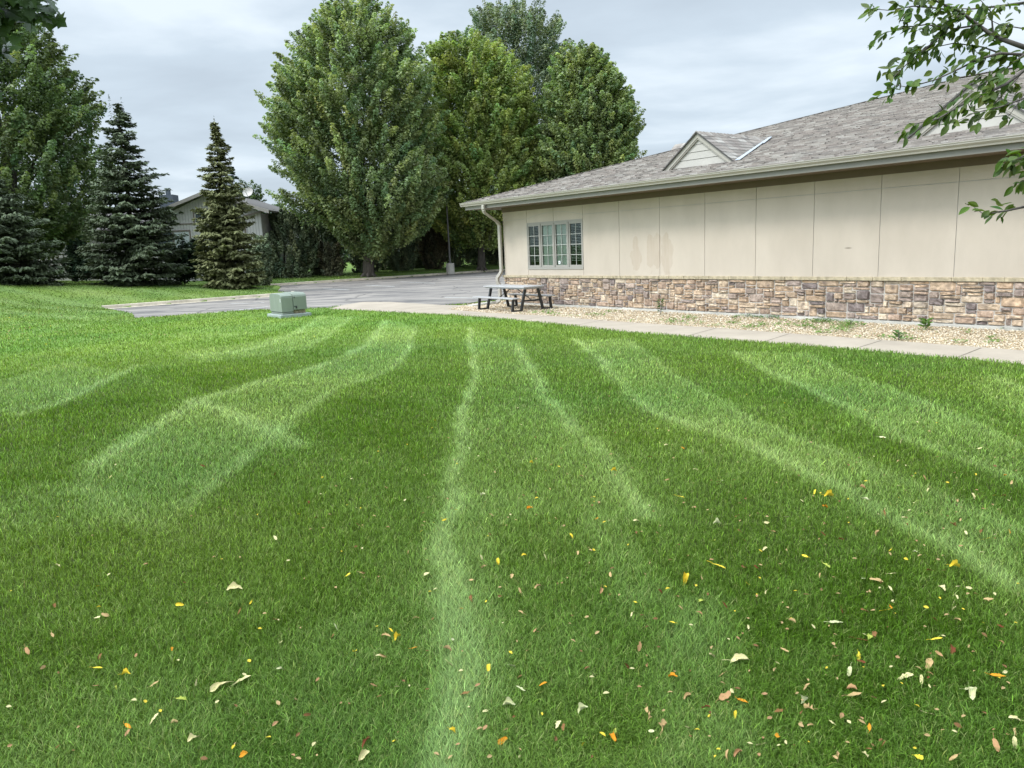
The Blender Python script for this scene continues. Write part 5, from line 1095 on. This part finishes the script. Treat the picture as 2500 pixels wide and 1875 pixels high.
for px, py, kd, sz, va, rz_, lb in (
    (573, 1450, 'cream', .058, 3, .1, 'large torn cream leaf lying alone left of centre on the lawn'),
    (592, 1674, 'cream', .068, 0, .5, 'long cream leaf, upper right one of the joined pair at lower left'),
    (539, 1693, 'cream', .065, 1, .6, 'narrow rolled cream leaf, lower left one of the joined pair at lower left'),
    (475, 1826, 'cream', .036, 3, 1., 'round cream leaf near the bottom edge at left'),
    (446, 1723, 'lime', .030, 2, .3, 'pale green leaf scrap below the joined cream pair at lower left'),
    (674, 1527, 'brown', .044, 1, 1.9, 'large dark curled brown leaf left of centre'),
    (309, 1664, 'yellow', .028, 3, 0, 'ragged yellow leaf, right one of the two yellow ones at far lower left'),
    (241, 1646, 'yellow', .032, 0, .1, 'flat yellow leaf, left one of the two yellow ones at far lower left'),
    (237, 1691, 'pink', .030, 2, 1.5, 'dull pinkish leaf below the two yellow ones at far lower left'),
    (597, 1860, 'orange', .034, 2, 1.5, 'bright orange leaf at the bottom edge left of centre'),
    (379, 1772, 'cream', .038, 0, .9, 'slender cream leaf upper left of the round cream one by the bottom edge'),
    (1293, 1252, 'orange', .034, 3, .2, 'bright orange leaf in the middle of the lawn, right of the pale wheel track'),
    (1043, 1418, 'cream', .044, 2, 1.4, 'oval cream leaf at the left rim of the pale central wheel track'),
    (1250, 1421, 'tan', .032, 2, 1.4, 'folded tan leaf right of the pale central wheel track'),
    (1314, 1444, 'tan', .040, 1, .8, 'rolled tan brown leaf, right one of the two rolled ones right of the wheel track'),
    (1224, 1472, 'brown', .038, 1, .9, 'rolled dark leaf, left one of the two rolled ones right of the wheel track'),
    (890, 1864, 'cream', .038, 3, 1., 'oval cream leaf at the very bottom edge left of the wheel track'),
    (896, 1830, 'maroon', .044, 1, 1.2, 'crumpled maroon leaf just above the oval cream one at the bottom edge'),
    (1640, 1538, 'yellow', .034, 0, 2.1, 'bright yellow leaf standing alone right of centre in the long grass'),
    (1555, 1282, 'cream', .036, 1, -.3, 'curled cream leaf in the middle right of the lawn'),
    (971, 1570, 'yellow', .032, 3, 1., 'round yellow leaf left of the wheel track, next to a curled tan one'),
    (941, 1571, 'tan', .036, 1, -.3, 'curled tan leaf left of the wheel track, next to a round yellow one'),
    (1013, 1599, 'orange', .028, 0, -.3, 'orange leaf at the left rim of the wheel track'),
    (1550, 1484, 'yellow', .030, 0, 1.8, 'dull yellow leaf upper left of the bright yellow one right of centre'),
    (1363, 1785, 'cream', .036, 0, 1.2, 'cream and yellow pointed leaf near the bottom centre'),
    (1327, 1689, 'orange', .028, 2, .6, 'orange brown leaf above the pointed cream one near the bottom centre'),
    (1675, 1427, 'yellow', .052, 3, 1., 'large vivid yellow lobed leaf right of centre'),
    (1755, 1396, 'yellow', .060, 0, -.6, 'long speckled yellow leaf right of the vivid yellow one'),
    (1806, 1630, 'cream', .066, 5, .2, 'largest leaf, pale cream and flat, at lower right'),
    (2330, 1398, 'yellow', .042, 3, 0, 'vivid yellow leaf at the right side of the lawn'),
    (2137, 1430, 'tan', .046, 2, -.4, 'tan leaf touching a whitish one at the right side of the lawn'),
    (2108, 1430, 'white', .034, 2, 1., 'whitish leaf touching a tan one at the right side of the lawn'),
    (1816, 1398, 'brown', .044, 2, 1., 'reddish brown crumpled leaf right of the long speckled yellow one'),
    (2211, 1666, 'cream', .050, 0, .1, 'cream leaf with a long stalk at lower right'),
    (2370, 1711, 'white', .052, 3, 1.2, 'big pale triangular leaf near the right edge at the bottom'),
    (2266, 1637, 'tan', .046, 2, .8, 'large tan leaf above the cream one with the long stalk'),
    (1770, 1721, 'pink', .046, 2, .5, 'crumpled pinkish brown leaf below the largest pale leaf'),
    (1812, 1729, 'orange', .036, 0, -1., 'slim orange leaf right of the crumpled pinkish one'),
    (2085, 1713, 'tan', .046, 0, .2, 'flat tan leaf left of the big pale triangular one'),
    (2433, 1672, 'orange', .036, 0, -.5, 'orange leaf close to the right edge at the bottom'),
    (2040, 1533, 'white', .046, 2, 0, 'pale greenish leaf with a brown neighbour at lower right'),
    (1751, 1288, 'white', .038, 3, .3, 'white lobed leaf in the middle right of the lawn'),
    (1713, 1482, 'lime', .038, 2, .8, 'yellow green leaf below the large vivid yellow one'),
    (2325, 1603, 'maroon', .036, 2, 1.1, 'dark maroon leaf below the row of small yellow ones at right'),
    (2102, 1577, 'maroon', .042, 0, -.5, 'maroon leaf touching a lime yellow one at lower right'),
    (2123, 1571, 'lime', .036, 2, .9, 'lime yellow leaf touching a maroon one at lower right'),
    (2285, 1580, 'yellow', .036, 0, -.4, 'small golden leaf at right, above the dark maroon one'),
    (1964, 1370, 'yellow', .038, 0, 1.9, 'upright yellow leaf between the long speckled one and the right side'),
    (2024, 1220, 'yellow', .052, 3, 0, 'round yellow leaf lying in the pale track at middle right'),
    (1662, 1226, 'yellow', .042, 0, -.5, 'yellow leaf in dark grass, upper middle of the leaf scatter'),
    (2154, 1076, 'white', .042, 2, -.3, 'white leaf farthest up the lawn at right'),
    (1499, 1158, 'yellow', .034, 3, 0, 'small yellow leaf at the end of the pale stripe right of centre')):
    named.append(put_leaf(px, py, kd, sz*1.2, lb, GRP, va, rz=rz_, tilt=.2))
LBL = dict(cream='small cream leaf scrap lying in the grass', white='small whitish leaf scrap lying in the grass', yellow='small yellow leaf lying in the grass', orange='small orange leaf lying in the grass', tan='small tan dry leaf lying in the grass', brown='small dark brown dry leaf lying in the grass', maroon='small maroon leaf lying in the grass', lime='small lime green leaf lying in the grass', pink='small pinkish brown dry leaf lying in the grass')
cnt = 0
while cnt < 246:
    px, py = random.uniform(20, 2500), random.uniform(1080, 1875)
    d_ = (.20+.8*min(1, max(0, (px-450)/1700))**1.1)*(1 if py > 1250 else .75)
    if random.random() > d_: continue
    kd = random.choices(list(PAL), [5.5, 1.5, 2.8, 1.1, 7.5, 6, 1.6, .8, 5])[0]
    put_leaf(px, py, kd, random.uniform(.019, .042), LBL[kd], GRP, tilt=.5); cnt += 1
# tiny litter farther out, as one mass
P_ = []
for k in range(1150):
    r = random.random()
    if k >= 520:
        q = (random.uniform(0, 2500), random.uniform(1120, 1875))
        if random.random() > .22+.78*min(1, max(0, (q[0]-400)/1700)): continue
    elif r < .42: q = (random.uniform(0, 480)*random.random()**.5, random.gauss(795, 26))
    elif r < .6: q = (random.uniform(0, 900), random.uniform(760, 1300))
    else: q = (random.uniform(900, 2500), random.uniform(880, 1300))
    if q[1] < 735: continue
    p = gpl(q)
    if not (ptpoly(lot_poly, *[np.array([v]) for v in p])[0] or ptpoly(walk_poly, *[np.array([v]) for v in p])[0] or ptpoly(grav_poly, *[np.array([v]) for v in p])[0] or ptpoly(bld_poly, *[np.array([v]) for v in p])[0]): P_.append((p[0], p[1], hz(*p)+.035))
P_ = np.array(P_); n = len(P_); an = RNG.uniform(0, 2*pi, n)
V, F, k = leaf_mesh(P_, np.stack([np.cos(an), np.sin(an), RNG.normal(0, .2, n)], 1), np.array([[0, 0, 1.]])+RNG.normal(0, .35, (n, 3)), RNG.uniform(.015, .035, n)*np.clip(np.hypot(P_[:, 0], P_[:, 1])/12, .75, 1.6), .3)
pl_ = np.array(list(PAL.values()))[[0, 4, 2, 4, 5, 8]]
tag(mesh_np('leaf_litter', V, F, leafmat('litter', .2, .6, .2, (1, 1, 1)), col=np.repeat(pl_[RNG.integers(0, 6, n)], k, 0)), 'tiny leaf scraps sprinkled over the farther lawn', 'leaf litter', kind='stuff')
